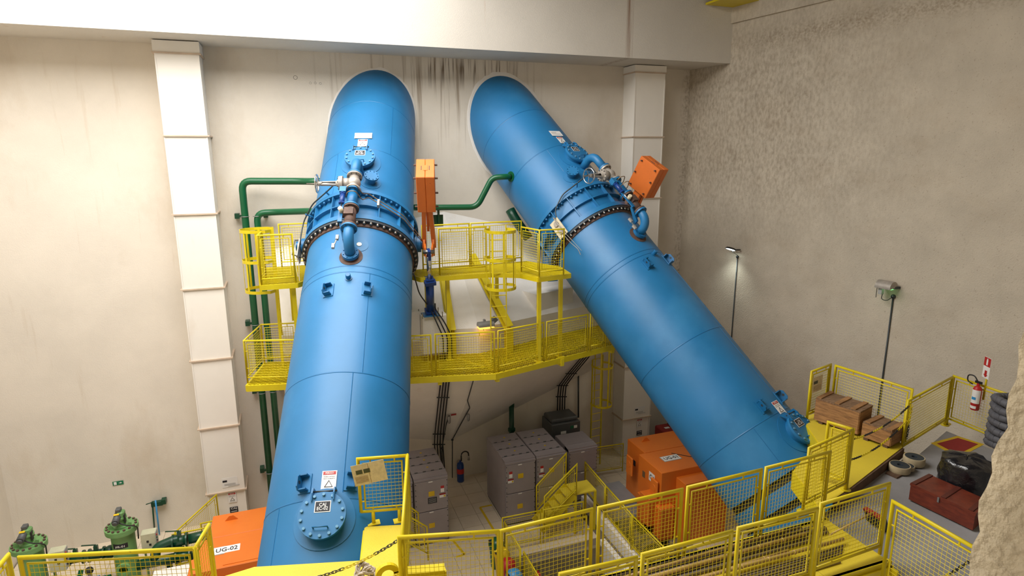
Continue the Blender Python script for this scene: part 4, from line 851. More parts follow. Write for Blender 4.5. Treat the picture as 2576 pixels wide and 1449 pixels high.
MB().lathe((5.12, 12.3, .45), (0,0,1), [(0, .001), (0, .08), (.42, .08), (.48, .05), (.50, .03), (.54, .03), (.54, .001)], 16).build('bottle', 'red', t); MB().lathe((5.12, 12.3, .45), (0,0,1), [(.1, .081), (.1, .083), (.32, .083), (.32, .081)], 16).build('label_band', 'white', t); MB().box((5.12, 12.3, 1.02), (.12, .03, .05)).build('trigger', 'black', t)
# machinery in the trench
t = thing('turbine_casing', 'dirty grey turbine casing and bearing housings in the trench', 'turbine', (8.95, 12.9, -.75))
MB().lathe((8.95, 15.2, -.05), (0,-1,0), [(0, .001), (0, .16), (4.2, .16), (4.2, .001)], 16).build('shaft', 'mud', t)
for (y, r) in ((14.3, .32), (13.3, .42), (12.4, .38), (11.4, .45)): MB().lathe((8.95, y+.18, -.05), (0,-1,0), [(0, .17), (0, r), (.14, r), (.18, r*.8), (.36, r*.8), (.36, .17)], 24).build('bearing_housing', 'mud', t)
for (x, y) in ((8.75, 13.9), (9.1, 12.9), (8.7, 11.9)): MB().box((x, y, -.5), (.5, .5, .5), bev=.04).build('bearing_pedestal', 'bolt_dark', t)
solo('trench_cover', MB().box((9.0, 15.6, .36), (1.35, 1.3, .06)).prism([(8.35, 14.95, .33), (9.65, 14.95, .33), (9.65, 14.7, .05), (8.35, 14.7, .05)], (0, .02, .05)), 'concrete', 'grey sheet cover over the end of the machine trench', 'cover')
# generator housings
def generator(x0, y1, sg, label, code, full):
    """sg = +1: the housing grows towards +x from its outer rear corner (x0, y1)"""
    t = thing('generator_housing', label, 'generator', (x0+sg*1.1, y1-1.1, 0)); m = 'orange'
    X = lambda u: x0+sg*u; ZT = 2.1
    MB().box((X(1.25), y1-.5, ZT/2+.01), (2.5, 1.0, ZT), bev=.012).build('rear_housing', m, t)
    if full:
        MB().box((X(.95), y1-1.62, ZT/2+.01), (2.3, 1.22, ZT-.02), bev=.012).build('front_housing', m, t)
        MB().box((X(1.05), y1-2.45, .95), (1.5, .45, 1.88), bev=.012).build('terminal_box', m, t)
        MB().box((X(-.35), y1-1.9, .85), (.35, .5, .9), bev=.02).box((X(-.2), y1-1.6, .5), (.2, .9, .9), bev=.02).build('side_cowl', m, t)
        MB().box((X(-.05), y1-2.0, .55), (.5, .8, 1.05), bev=.03).build('bearing_shield', m, t)
        for (y, z) in ((y1-.62, 1.55), (y1-2.0, 1.5)):
            ld = MB().box((X(-.27), y, z), (.06, .34, .6), bev=.02).build('lifting_eye_plate', m, t); MB().cyl((X(-.31), y, z+.05), (X(-.29), y, z+.05), .1, n=16).build('eye_hole', 'orange', ld)
        card('warning_triangle', t, (X(-.01), y1-.45, 1.5), (0,-1,0), (0,0,1), .16, .18, 'ink')
        c = (X(-.205), y1-1.75, 1.72); card('code_plate', t, c, (0,-1,0), (0,0,1), .3, .28, 'white'); text('G1', t, (c[0]-.004, c[1], c[2]), (0,-1,0), (0,0,1), .15, 'ink', .22); card('small_label', t, (X(-.205), y1-1.32, 1.6), (0,-1,0), (0,0,1), .14, .2, 'brass')
        MB().tube([(X(.75), y1-1.3, ZT+.005), (X(1.6), y1-2.1, ZT+.005), (X(1.9), y1-2.1, ZT+.005)], .012, 5).build('cable', 'rubber', t)
        sc = (X(.56), y1-1.55)
    else:
        MB().box((X(.95), y1-1.62, ZT/2+.01), (2.4, 1.25, ZT-.02), bev=.012).build('front_housing', m, t)
        MB().box((X(.85), y1-1.62, ZT+.006), (.9, 1.1, .012)).build('access_panel', m, t)
        MB().box((X(.6), y1-2.45, .8), (2.2, .45, 1.6), bev=.02).box((X(-.3), y1-1.3, .75), (.35, 1.1, 1.5), bev=.02).build('terminal_box', m, t)
        card('warning_triangle', t, (X(-.48), y1-1.2, 1.2), (0,-1,0), (0,0,1), .16, .18, 'ink')
        MB().tube([(X(.1), y1-2.55, 1.9), (X(.2), y1-2.6, 1.7)], .04, 8).build('cable_gland', 'galv', t)
        sc = (X(.44), y1-1.58)
    eye = (X(.45), y1-.35); MB().prism([(eye[0]-.16, eye[1], ZT), (eye[0]+.16, eye[1], ZT), (eye[0]+.04, eye[1], ZT+.13), (eye[0]-.04, eye[1], ZT+.13)], (0, .03, 0)).build('lifting_eye', m, t)
    card('name_frame', t, (sc[0], sc[1], ZT), (1,0,0), (0,1,0), .60, .30, 'grey_l', .01); card('name_plate', t, (sc[0], sc[1], ZT+.01), (1,0,0), (0,1,0), .56, .26, 'white', .004)
    text(code, t, (sc[0], sc[1], ZT+.016), (1,0,0), (0,1,0), .15, 'ink', .46)
    return t
generator(9.66, 15.8, 1, 'orange generator housing lettered UG-01 with a small G1 plate', 'UG-01', True)
generator(-2.35, 15.69, 1, 'orange generator housing lettered UG-02 beside the green filters', 'UG-02', False)
# red unit behind the second duct
t = thing('red_power_pack', 'small dark red unit with black cover behind the orange UG-01 housing', 'machine', (12.7, 17.9, .01))
MB().box((12.7, 17.9, .55), (.8, .7, 1.08), bev=.03).build('cabinet', 'mattred', t); MB().box((13.05, 18.0, 1.18), (.5, .4, .2), bev=.03).build('cover', 'rubber', t); card('label', t, (12.6, 17.9, 1.091), (1,0,0), (0,1,0), .2, .12, 'white')
rail((11.9, 16.7, .05), (12.9, 16.7, .05), 1.05, 'short yellow mesh rail before the dark red unit', PG, r=.02, wr=.003)
# rail by the stair foot next to UG-02
rail((-2.9, 17.2, .05), (-2.0, 17.25, .05), 1.05, 'yellow mesh guard rail behind the UG-02 housing near the duct', PG, r=.022, wr=.003)
pA = Z(505, 1313, 1.1); slope_ = rail((-3.5, 17.0, .0), (-2.55, 18.0, .35), 1.1, 'sloping yellow stair rail at the foot of the duct', PG, r=.022, wr=.003)
rail((-3.55, 16.9, .05), (-2.4, 16.95, .05), 1.05, 'yellow mesh guard rail between the dark green valves and the UG-02 housing', PG, r=.022, wr=.003)
# ---------------------------------------------------------------- filters, control boxes and pipework below the side deck
def filt(x, y, label, code):
    t = thing('water_filter', label, 'filter', (x, y, .01)); zf = 1.72
    MB().lathe((x, y, .01), (0,0,1), [(0, .001), (0, .27), (zf-.14, .27)], 28).build('filter_body', 'green_l', t)
    fl_ = MB().lathe((x, y, zf-.13), (0,0,1), [(0, .27), (0, .375), (.06, .38), (.075, .37), (.075, .38), (.13, .38), (.13, .001)], 32).build('cover_flange', 'green_l', t)
    for i in range(16): a = 2*math.pi*i/16; inst('bolt', FB, fl_, orient((x+.325*math.cos(a), y+.325*math.sin(a), zf), (0,0,1)))
    MB().lathe((x, y, zf), (0,0,1), [(0, .2), (.03, .2), (.03, .11), (.22, .11), (.22, .15), (.26, .15), (.26, .001)], 20).build('cover_neck', 'green_l', t)
    for q in (-1, 1): MB().prism([(x+.12*q, y-.13, zf), (x+.26*q, y-.13, zf), (x+.26*q, y-.13, zf+.11), (x+.2*q, y-.13, zf+.13)], (0, .02, 0)).build('lifting_lug', 'green_l', t)
    mz = zf+.34
    MB().box((x+.03, y, zf+.30), (.17, .2, .22), bev=.03).build('gearbox', 'green_l', t); MB().box((x+.12, y-.06, zf+.22), (.03, .1, .22)).build('dark_side', 'rubber', t)
    MB().cyl((x-.03, y+.08, mz), (x-.05, y-.28, mz-.10), .085, n=18).cyl((x-.05, y-.28, mz-.10), (x-.053, y-.32, mz-.115), .06, n=16).box((x-.01, y+.0, mz+.11), (.12, .16, .09), bev=.015).build('gear_motor', 'cab_d', t)
    card('motor_label', t, (x-.04, y-.12, mz+.045), (1,0,0), (0,.95,.28), .12, .06, 'labelyellow')
    MB().tube(rounded([(x-.02, y-.2, mz-.12), (x+.15, y-.28, mz-.2), (x+.36, y-.2, zf+.02), (x+.39, y-.15, zf-.06), (x+.36, y-.1, zf-.4)], .1), .016, 6).build('cable', 'rubber', t)
    MB().lathe((x+.02, y-.2, .72), (0,-1,0), [(0, .001), (0, .11), (.2, .11), (.2, .17), (.26, .17), (.26, .10), (.2, .10)], 20).build('outlet_flange', 'green_l', t)
    if code:
        mb = MB()
        mb.lathe((x, y, 1.22), (0,0,1), [(0, .2715), (0, .274), (.13, .274), (.13, .2715)], 12, up=(0,-1,0), a0=-.75, a1=.55); mb.build('name_plate', 'ink', t)
        text(code, t, (x-.02, y-.278, 1.285), (1,0,0), (0,0,1), .06, 'white', .2)
FB = MB().cyl((0,0,0), (0,0,.035), .032, n=6).mesh('bolt', 'rust')
filt(-4.63, 16.75, 'light green water filter with name plate FR-01 and a grey gear motor', 'FR-01'); filt(-6.6, 16.7, 'light green water filter without name plate close to the left-hand wall', None)
for (x, y, lab) in ((-4.05, 16.75, 'beige control box beside the FR-01 filter'), (-6.05, 16.7, 'beige control box between the two green filters')):
    t = thing('control_box', lab, 'box', (x, y, .3)); MB().box((x, y, 1.14), (.34, .26, .55), bev=.008).build('housing', 'fluor', t); MB().box((x+.172, y, 1.14), (.012, .24, .52)).build('door', 'grey_l', t); MB().box((x-.14, y+.02, .62), (.03, .1, 1.2)).build('stand', 'green_l', t)
    for i in range(5): MB().cyl((x+.178, y-.06, 1.0+.08*i), (x+.2, y-.06, 1.0+.08*i), .022, n=10).build('button', ('black', 'red', 'black', 'green', 'red')[i], t)
    for i in range(2): MB().box((x-.02+.05*i, y-.132, 1.2-.1*i), (.05, .01, .06)).build('handle_slot', 'black', t)
def gate(t, c, d, z, r=.13):
    c = Vector(c); d = Vector(d).normalized()
    for s in (-.16, .16): MB().lathe(c+d*s-d*.02, d, [(0, .001), (0, r+.06), (.04, r+.06), (.04, .001)], 20).build('valve_flange', 'green_d', t)
    MB().cyl(c-d*.16, c+d*.16, r, n=16).box(c+Vector((0,0,r+.05)), (.09, .09, .18)).build('valve_body', 'green_d', t)
    MB().bar(c+Vector((0,0,r+.16)), c+Vector((-.32, .05, r+.18)), .03, .02).build('lever', 'green_d', t)
t = thing('valve_manifold', 'dark green pipework with lever valves between FR-01 and the UG-02 housing', 'pipework', (-3.4, 16.6, .2))
MB().tube(rounded([(-4.3, 16.35, .75), (-3.75, 16.35, .75), (-3.4, 16.35, .75)], .1), .13, 16).build('lower_pipe', 'green_d', t); MB().tube(rounded([(-3.9, 16.35, .8), (-3.85, 16.4, 1.12), (-3.45, 16.45, 1.2), (-3.3, 16.45, 1.2)], .25), .12, 16).build('elbow', 'green_d', t)
gate(t, (-3.3, 16.45, 1.15), (1,0,0), 0); MB().cyl((-3.1, 16.45, 1.15), (-2.6, 16.5, 1.15), .13, n=16).sphere((-2.6, 16.5, 1.15), .2, 14, 8).build('strainer', 'green_d', t); gate(t, (-3.25, 16.35, .75), (1,0,0), 0)
for x in (-3.0, -3.6): MB().box((x, 16.4, .4), (.12, .12, .78)).build('pipe_support', 'green_d', t)
t = thing('valve_manifold', 'dark green pipework with levers and blue fittings between the two filters', 'pipework', (-5.5, 16.6, .2))
MB().tube([(-6.2, 16.9, .95), (-5.0, 16.9, .95)], .12, 16).sphere((-5.0, 16.9, .95), .17, 14, 8).build('header_pipe', 'green_d', t); gate(t, (-5.75, 16.9, .95), (1,0,0), 0, .11); gate(t, (-5.3, 16.9, .95), (1,0,0), 0, .11)
MB().tube([(-6.3, 16.3, .6), (-4.9, 16.3, .6)], .07, 12).tube([(-5.6, 16.6, .75), (-5.6, 16.0, .5), (-5.6, 15.6, .4)], .06, 12).tube([(-5.1, 16.2, .5), (-4.7, 15.9, .5), (-4.5, 15.7, .6)], .09, 12).build('branch_pipe', 'green', t)
MB().cyl((-5.45, 16.3, .6), (-5.2, 16.3, .6), .09, n=16).cyl((-5.33, 16.3, .6), (-5.33, 16.3, .85), .05, n=12).build('gauge_valve', 'galv', t); MB().cyl((-5.5, 16.3, .6), (-5.45, 16.3, .6), .1, n=16).cyl((-5.2, 16.3, .6), (-5.15, 16.3, .6), .1, n=16).cyl((-6.0, 16.2, .7), (-5.95, 16.2, .7), .09, n=14).build('blue_fitting', 'sky_blue', t)
for q_ in ((-5.33, 16.3, .9), (-5.4, 15.9, .5), (-5.9, 16.1, .5)): MB().sphere(q_, .095, 12, 8).build('actuator', 'rubber', t)
MB().box((-5.55, 16.3, .25), (1.5, .9, .06)).box((-6.1, 16.3, .12), (.1, .8, .22)).box((-5.0, 16.3, .12), (.1, .8, .22)).build('skid', 'green_d', t)
solo('white_cover', MB().box((-3.3, 15.4, .4), (1.1, 1.0, .8), bev=.02), 'white', 'white box under the side deck next to the UG-02 housing', 'box')
# small pipes with bracket on the wall
t = thing('wall_pipes', 'thin blue and dark green pipes on a bracket beside the duct', 'pipe', (-4.3, 18.85, .02))
pa = Yp(383, 1263, 18.9); pb = Yp(391, 1259, 18.85)
MB().tube([(pa.x, 18.9, pa.z), (pa.x-.05, 18.9, .05)], .022, 8).tube([(pa.x, 18.9, pa.z), (pa.x, 18.8, pa.z+.04), (pa.x-.14, 18.78, pa.z+.02)], .015, 6).build('drain_pipe', 'green_d', t); MB().tube([(pb.x, 18.85, pb.z), (pb.x-.02, 18.85, .05)], .022, 8).build('water_pipe', 'sky_blue', t)
MB().box((pb.x+.02, 18.93, pb.z-.14), (.3, .14, .12)).box((pb.x+.2, 18.93, pb.z-.1), (.12, .18, .14)).build('bracket', 'green_d', t)
p = Yp(297, 1215, YW-.01); t = thing('exit_sign', 'small green exit sign with arrow on the back wall', 'sign', p)
card('board', t, p, (1,0,0), (0,0,1), .27, .12, 'sign_green', .006); card('pictogram', t, p+Vector((-.07, -.007, 0)), (1,0,0), (0,0,1), .07, .09, 'white', .002)
MB().prism([p+Vector((.02, -.008, -.008)), p+Vector((.06, -.008, -.008)), p+Vector((.06, -.008, -.025)), p+Vector((.1, -.008, 0)), p+Vector((.06, -.008, .025)), p+Vector((.06, -.008, .008)), p+Vector((.02, -.008, .008))], (0, -.002, 0)).build('arrow', 'white', t)
# ---------------------------------------------------------------- green pipes
def gpipe(pts, r, label, rad=.25, brackets=(), m='green', group=None):
    P_ = rounded(pts, rad, 6); t = thing('green_pipe', label, 'pipe', P_[-1], group); MB().tube(P_, r, 16).build('pipe_run', m, t)
    for (p, e) in brackets:
        p = Vector(p); MB().tube(arc((p.x, p.y, p.z), (1,0,0), (0,-1,0), r+.012, 0, math.pi, 8), .010, 6).build('u_bolt', 'galv', t)
        if e: MB().box((p.x+e*.22, 18.90, p.z), (.12, .25, .14)).build('bracket_box', 'green_d', t); MB().box((p.x+e*.1, 18.80, p.z), (.3, .06, .06)).build('bracket_arm', 'green_d', t)
    return t
xa = Yp(618, 560, 18.6).x; xb = Yp(648, 560, 18.6).x; za = Yp(640, 455, 18.6).z; zb_ = Yp(690, 533, 18.6).z
bz = [Yp(610, 545, 18.6).z, Yp(628, 818, 18.6).z, Yp(642, 990, 18.6).z, Yp(668, 1190, 18.6).z]
gpipe([Yp(815, 457, 17.6), Yp(760, 456, 18.2), (xa, 18.6, za), (xa, 18.6, .0)], .095, 'dark green pipe elbowing down the back wall, outer of the pair', brackets=[((xa, 18.6, z), -1) for z in bz])
gpipe([P(1, 3.3, 108, 1.2), Yp(785, 531, 17.5), (xb+.5, 18.5, zb_), (xb, 18.6, zb_-.02), (xb, 18.6, .0)], .09, 'dark green pipe elbowing down the back wall, nearer the EC-02 penstock', brackets=[((xb, 18.6, z), (1 if i in (0, 2) else 0)) for i, z in enumerate(bz)])
pe_ = P(2, 2.05, 91, 1.267); pr_ = pe_+FRM[2].S*.25; yc = pr_.y+.1
t = gpipe([Yp(1036, 522, yc+.3), Yp(1110, 522, yc+.2), Yp(1200, 521, yc+.1), Yp(1238, 447, yc), pr_, pe_], .085, 'green pipe bending up from behind the orange counterweight into the EC-01 penstock', rad=.22)
MB().lathe(pe_-FRM[2].S*.02, FRM[2].S, [(0, .001), (0, .15), (.04, .15), (.04, .001)], 20).build('pad_flange', 'green', t); b_ = Yp(1103, 545, yc+.35); MB().box(b_, (.05, .1, .4)).box(b_+Vector((0, .06, -.12)), (.3, .02, .34)).build('support_bracket', 'green_d', t)
gpipe([Yp(1283, 528, 17.9), Yp(1296, 552, 17.75), Yp(1330, 600, 17.5)], .15, 'thick dark green drain pipe half hidden under the EC-01 penstock', m='green_d')
q = Yp(1287, 1080, 18.6); t = thing('green_standpipe', 'dark green standpipe with slanted top behind the tall grey cabinets', 'pipe', (q.x, q.y, q.z-1.2)); zt2 = Yp(1287, 1016, 18.6).z
MB().cyl((q.x, q.y, q.z-1.2), (q.x, q.y, zt2-.1), .085, n=18).prism([(q.x-.08, q.y-.06, zt2-.1), (q.x+.08, q.y-.06, zt2-.1), (q.x+.08, q.y-.06, zt2+.05)], (0, .12, 0)).build('riser', 'green_d', t); MB().lathe((q.x, q.y, q.z-.08), (0,0,1), [(0, .085), (.03, .13), (.12, .13), (.15, .085)], 18).build('coupling', 'green_d', t)
# ---------------------------------------------------------------- conduits under the thrust block
UL = ((-.45, 16.55, 5.2), (4.65, 15.4, 5.2), (4.65, YW, 1.43)); UR = ((10.2, 17.15, 5.2), (4.65, 15.4, 5.2), (4.65, YW, 1.43))
def onp(x, y, pl, off=.04):
    a, b, c = [Vector(v) for v in pl]; n = (b-a).cross(c-a).normalized(); n = n if n.z < 0 else -n; return plane(x, y, n, a+n*off)
def bundle(px, n, dx, r, label, m='rubber'):
    pts = px(0)
    t = thing('conduit_bundle', label, 'conduit', pts[-1])
    for i in range(n): MB().tube(rounded(px(dx*i), .1), r, 6).build('conduit', m, t)
    for a, b in list(zip(px(-dx*.8), px(dx*(n-.2))))[1:-1]: MB().bar(a, b, .03, .03).build('conduit_clamp', 'bolt_dark', t)
bundle(lambda d: [onp(1112+d, 930, UL, .07), onp(1104+d, 1000, UL, .07), onp(1094+d, 1092, UL, .07), Yp(1093+d, 1118, 18.95), Yp(1098+d, 1190, 18.95)], 4, 7.0, .022, 'four black conduits running down the underside of the block to the rating plate cabinet')
bundle(lambda d: [onp(1470+d, 890, UR, .07), onp(1428+d, 940, UR, .07), onp(1406+d, 970, UR, .07), Yp(1403+d, 998, 18.95), Yp(1402+d, 1040, 18.95)], 4, 6.0, .022, 'four black conduits bending down into the dark grey transformer')
def lampline(pts, lamp, label):
    t = thing('conduit_lamp', label, 'lamp', pts[-1]); MB().tube(rounded(pts, .06), .016, 6).build('conduit', 'bolt_dark', t); MB().sphere(pts[-2], .045, 10, 6).build('junction_box', 'bolt_dark', t)
    MB().lathe(lamp, (0,0,-1), [(-.06, .001), (-.06, .04), (0, .05), (.14, .045), (.18, .02), (.18, .001)], 12).build('jar_glass', 'galv', t)
lampline([onp(1197, 935, UR), onp(1176, 1008, UR), onp(1182, 1026, UR), onp(1174, 1040, UR), Yp(1138, 1106, 18.97), Yp(1138, 1202, 18.97)], onp(1178, 1046, UR, .12), 'zigzag conduit with a jar lamp on the underside of the block')
lampline([onp(1130, 1045, UL), onp(1122, 1070, UL), Yp(1112, 1128, 18.97), Yp(1113, 1180, 18.97)], onp(1130, 1052, UL, .12), 'short conduit with a jar lamp beside the red sign')
p = onp(1141, 1043, UL, .05); t = thing('small_sign', 'small red sign on the underside of the block', 'sign', p); card('board', t, p, (1,0,0), (0,.2,.98), .17, .05, 'mattred')
solo('wall_conduit', MB().tube([Yp(1455, 935, 18.97), Yp(1455, 1050, 18.97)], .03, 8), 'bolt_dark', 'single dark conduit on the back wall between transformer and ladder', 'conduit')
# ---------------------------------------------------------------- lamps
lp = Yp(1222, 818, 15.3); t = thing('emergency_lamp', 'grey emergency lamp glowing orange on the edge of the slope', 'lamp', lp)
MB().lathe(lp+Vector((-.22, 0, -.02)), (1,0,0), [(0, .001), (0, .13), (.44, .13), (.44, .001)], 12, up=(0,0,1), a0=-math.pi/2, a1=math.pi/2).build('hood', 'galv', t); MB().box(lp+Vector((0, 0, -.06)), (.42, .22, .03)).build('lens', 'lampwarm', t); MB().box(lp+Vector((.26, .05, .12)), (.14, .16, .12), ((.8,.0,.6), (0,1,0), (-.6,0,.8))).build('head', 'cab_d', t); MB().box(lp+Vector((.0, .12, -.02)), (.05, .1, .3)).build('bracket', 'galv', t)
l = bpy.data.lights.new('emergency_glow', 'POINT'); l.energy = 1.5; l.color = (1, .45, .08); l.shadow_soft_size = .05; o = bpy.data.objects.new('emergency_glow', l); COL.objects.link(o); o.location = lp+Vector((0, -.05, -.2))
# LED disc on the right wall
p = Rw(1838, 627, .28); bx = Rw(1855, 646, .03); t = thing('wall_lamp', 'round LED lamp lit white high on the right-hand wall', 'lamp', bx)
ax_ = (RWN*.35-UPV*.94).normalized()
MB().lathe(p, ax_, [(-.05, .001), (-.05, .14), (0, .18), (.01, .18), (.01, .15)], 24).build('lamp_housing', 'black', t); MB().lathe(p+ax_*.012, ax_, [(0, .15), (.002, .001)], 24).build('led_disc', 'ledwhite', t)
MB().tube([p+RWD*.16, p+RWD*.22-RWN*.2, Rw(1850, 628, .0)], .015, 6).build('bracket', 'black', t); MB().tube([p-ax_*.03, p+RWD*.1-UPV*.08, bx+UPV*.05], .008, 5).build('cable', 'bolt_dark', t); MB().sphere(bx, .05, 10, 6).build('junction_box', 'bolt_dark', t)
MB().tube([bx, (bx.x, bx.y, 1.0)], .018, 6).build('conduit', 'bolt_dark', t)
l = bpy.data.lights.new('led_glow', 'SPOT'); l.energy = 120; l.color = (.9, 1, .95); l.spot_size = 2.2; l.spot_blend = .8; l.shadow_soft_size = .12; o = bpy.data.objects.new('led_glow', l); COL.objects.link(o); o.location = p+ax_*.05; o.rotation_euler = ax_.to_track_quat('-Z', 'Y').to_euler()
p = Rw(2230, 722, .22); bx = Rw(2247, 746, .03); t = thing('wall_lamp', 'grey hooded lamp with a dim green glow on the right-hand wall', 'lamp', bx)
MB().lathe(p-RWD*.20+RWN*.02, RWD, [(0, .001), (0, .17), (.40, .17), (.40, .001)], 14, up=UPV, a0=-math.pi*.55, a1=math.pi*.55).build('hood', 'castgrey', t); MB().box(p-UPV*.03, (.36, .2, .02), (RWD, RWN, UPV)).build('tube_lens', 'greenglow', t); MB().box(p-RWD*.1+RWN*.05-UPV*.12, (.1, .1, .16), (RWD, RWN, UPV)).build('ballast', 'grey_l', t)
MB().tube([p-RWD*.18+RWN*.1-UPV*.03, p-RWD*.18+RWN*.1-UPV*.3], .008, 5).tube(rounded([p-RWD*.08-UPV*.2, p-RWD*.1-UPV*.34, p+RWD*.05-UPV*.36, bx], .08), .01, 5).build('cable', 'bolt_dark', t); MB().bar(p+RWD*.18, p+RWD*.22-RWN*.22, .03, .06).build('bracket', 'bolt_dark', t); MB().sphere(bx, .06, 10, 6).build('junction_box', 'bolt_dark', t)
MB().tube([bx, (bx.x, bx.y, 2.0)], .02, 6).build('conduit', 'bolt_dark', t)
# ================================================================ things on the right-hand deck and the foreground walkway
def quadbox(t, name, top, zt, zb, m):
    """box from four plan corners"""
    MB().prism([(x, y, zb) for x, y in top], (0, 0, zt-zb)).build(name, m, t)
def crate(pts, z0, h, label, battens, npl=3):
    t = thing('wooden_crate', label, 'crate', (sum(p[0] for p in pts)/4, sum(p[1] for p in pts)/4, z0)); c = [Vector((x, y, 0)) for x, y in pts]   # front-left, front-right, back-right, back-left
    for i in range(4):
        a, b = c[i], c[(i+1) % 4]; d = (b-a).normalized(); n = Vector((d.y, -d.x, 0)); hh = (h-.09)/npl
        for k in range(npl): MB().bar(a+n*.0+UPV*(z0+.06+hh*(k+.5)), b+UPV*(z0+.06+hh*(k+.5)), .028, hh-.004).build('side_plank', 'wood', t)
    e = (c[1]-c[0]); g = (c[3]-c[0])
    for k in range(3):
        q0 = c[0]+g*(k/3+.01)-e*.015; q1 = c[0]+g*((k+1)/3-.01)-e*.015
        MB().prism([(q0.x, q0.y, z0+h-.03), (q0.x+e.x*1.03, q0.y+e.y*1.03, z0+h-.03), (q1.x+e.x*1.03, q1.y+e.y*1.03, z0+h-.03), (q1.x, q1.y, z0+h-.03)], (0,0,.03)).build('lid_board', 'wood_t', t)
    for u in battens: a = c[0]+e*u; b = a+g; MB().bar(a+UPV*(z0+h+.012), b+UPV*(z0+h+.012), .10, .024).build('lid_batten', 'wood', t)
    for u in (.15, .85): a = c[0]+e*u; b = a+g; MB().bar(a+UPV*(z0+.03), b+UPV*(z0+.03), .09, .06).build('runner', 'wood_d', t)
crate([(10.68, 9.68), (10.92, 8.78), (11.44, 8.93), (11.24, 9.85)], DZ, .57, 'large wooden crate with three lid battens on the yellow plate', (.06, .48, .85))
crate([(10.93, 8.68), (11.06, 8.14), (11.62, 8.28), (11.50, 8.82)], DZ, .39, 'smaller wooden crate with weathered lid beside the chain post', (.15, .92))
t = thing('wooden_chest', 'long dark red wooden chest with metal hasp on the grey deck', 'chest', (10.3, 6.4, GZ)); cp = [(9.99, 6.87), (10.10, 5.84), (10.68, 6.0), (10.58, 6.98)]
quadbox(t, 'chest_body', cp, GZ+.30, GZ+.03, 'mahog'); quadbox(t, 'chest_lid', [(10.3+(x-10.3)*1.02, 6.42+(y-6.42)*1.02) for x, y in cp], GZ+.345, GZ+.302, 'mahog')
for u in (.04, .52, .93):
    a = Vector((cp[0][0], cp[0][1], 0)).lerp(Vector((cp[1][0], cp[1][1], 0)), u); b = Vector((cp[3][0], cp[3][1], 0)).lerp(Vector((cp[2][0], cp[2][1], 0)), u); MB().bar(a+UPV*(GZ+.353), b+UPV*(GZ+.353), .07, .016).build('lid_batten', 'mahog_d', t)
a = Vector((cp[0][0], cp[0][1], 0)).lerp(Vector((cp[1][0], cp[1][1], 0)), .46); MB().box((a.x-.012, a.y, GZ+.28), (.012, .03, .09)).build('hasp', 'galv', t)
MB().tube([(10.33, 5.88, GZ+.12), (10.34, 5.82, GZ+.14), (10.46, 5.86, GZ+.14), (10.47, 5.92, GZ+.12)], .012, 6).build('rope_handle', 'rope', t)
for u in (.1, .5, .9): a = Vector((cp[0][0]+.08, cp[0][1], 0)).lerp(Vector((cp[1][0]+.08, cp[1][1]+.05, 0)), u); MB().box((a.x+.2, a.y, GZ+.015), (.45, .08, .03)).build('runner', 'mahog_d', t)
# bin-bag over a drum
bc = Vector((11.08, 6.68, GZ)); mb = MB(); n, m_ = 40, 14; vs = []
for j in range(m_+1):
    u = j/m_
    for i in range(n):
        a = 2*math.pi*i/n; r = .40*(1.02-.12*u) if u < .8 else .40*(.92-(u-.8)*4.3)
        w = 1+.035*math.sin(7*a+9*u)+.03*math.sin(13*a-5*u)+.02*math.sin(23*a+17*u)+random.uniform(-.012, .012); z = .04+.66*min(u/.8, 1)**.9+(.05 if u > .8 else 0)*math.sin((u-.8)*8)+.02*math.sin(5*a)
        vs.append((bc.x+max(r, .01)*w*math.cos(a)*1.05, bc.y+max(r, .01)*w*math.sin(a), GZ+z))
mb.add(vs, [(j*n+i, j*n+(i+1)%n, (j+1)*n+(i+1)%n, (j+1)*n+i) for j in range(m_) for i in range(n)], True)
t = thing('bagged_drum', 'drum wrapped in a crinkled black plastic bag behind the red chest', 'bag', bc); mb.build('plastic_bag', 'bag', t); MB().cyl((bc.x, bc.y, GZ), (bc.x, bc.y, GZ+.10), .34, n=24).build('drum_foot', 'white', t)
# corrugated hose coil on a cardboard box
hc = Vector((13.0, 7.0, GZ)); solo('cardboard_box', MB().box((12.75, 6.55, GZ+.17), (1.15, .9, .34), ((.97, .2, 0), (-.2, .97, 0), (0,0,1))), 'card_brown', 'brown cardboard box under the coiled grey hose', 'box')
t = thing('hose_coil', 'coil of thick grey corrugated hose standing near the rough wall edge', 'hose', hc+UPV*.34)
pts = [Vector((hc.x-.05+.42*math.cos(a*.26)*(1+.03*math.sin(a)), hc.y+.42*math.sin(a*.26), GZ+.42+a*.0225*.26*1.05+.02*math.sin(a*.7))) for a in range(0, 170)]
mb = MB(); mb.tube(pts, .075, 10).build('coil', 'hose', t)
rg = MB()
for i in range(1, len(pts)-1, 1):
    d = (pts[i+1]-pts[i-1]).normalized(); rg.lathe(pts[i]-d*.012, d, [(0, .075), (.006, .084), (.018, .084), (.024, .075)], 8)
rg.build('corrugation', 'hose', t, kind='stuff')
# painted red hatch
t = thing('floor_mat', 'dark red rectangle with yellow border painted on the grey deck', 'marking', (13.0, 8.0, GZ)); hp = [Vector((12.47, 8.30, 0)), Vector((13.36, 8.36, 0)), Vector((13.45, 7.85, 0)), Vector((12.45, 7.62, 0))]
hp = [Z(2341, 1114.8, GZ), Z(2408, 1097, GZ), Z(2476, 1118, GZ), Z(2412, 1152, GZ)]; hm = sum((Vector((p.x, p.y, 0)) for p in hp), Vector())/4
MB().prism([(p.x, p.y, GZ+.001) for p in hp], (0,0,.004)).build('yellow_border', 'labelyellow', t); MB().prism([(hm.x+(p.x-hm.x)*.78, hm.y+(p.y-hm.y)*.74, GZ+.005) for p in hp], (0,0,.004)).build('red_field', 'mattred', t)
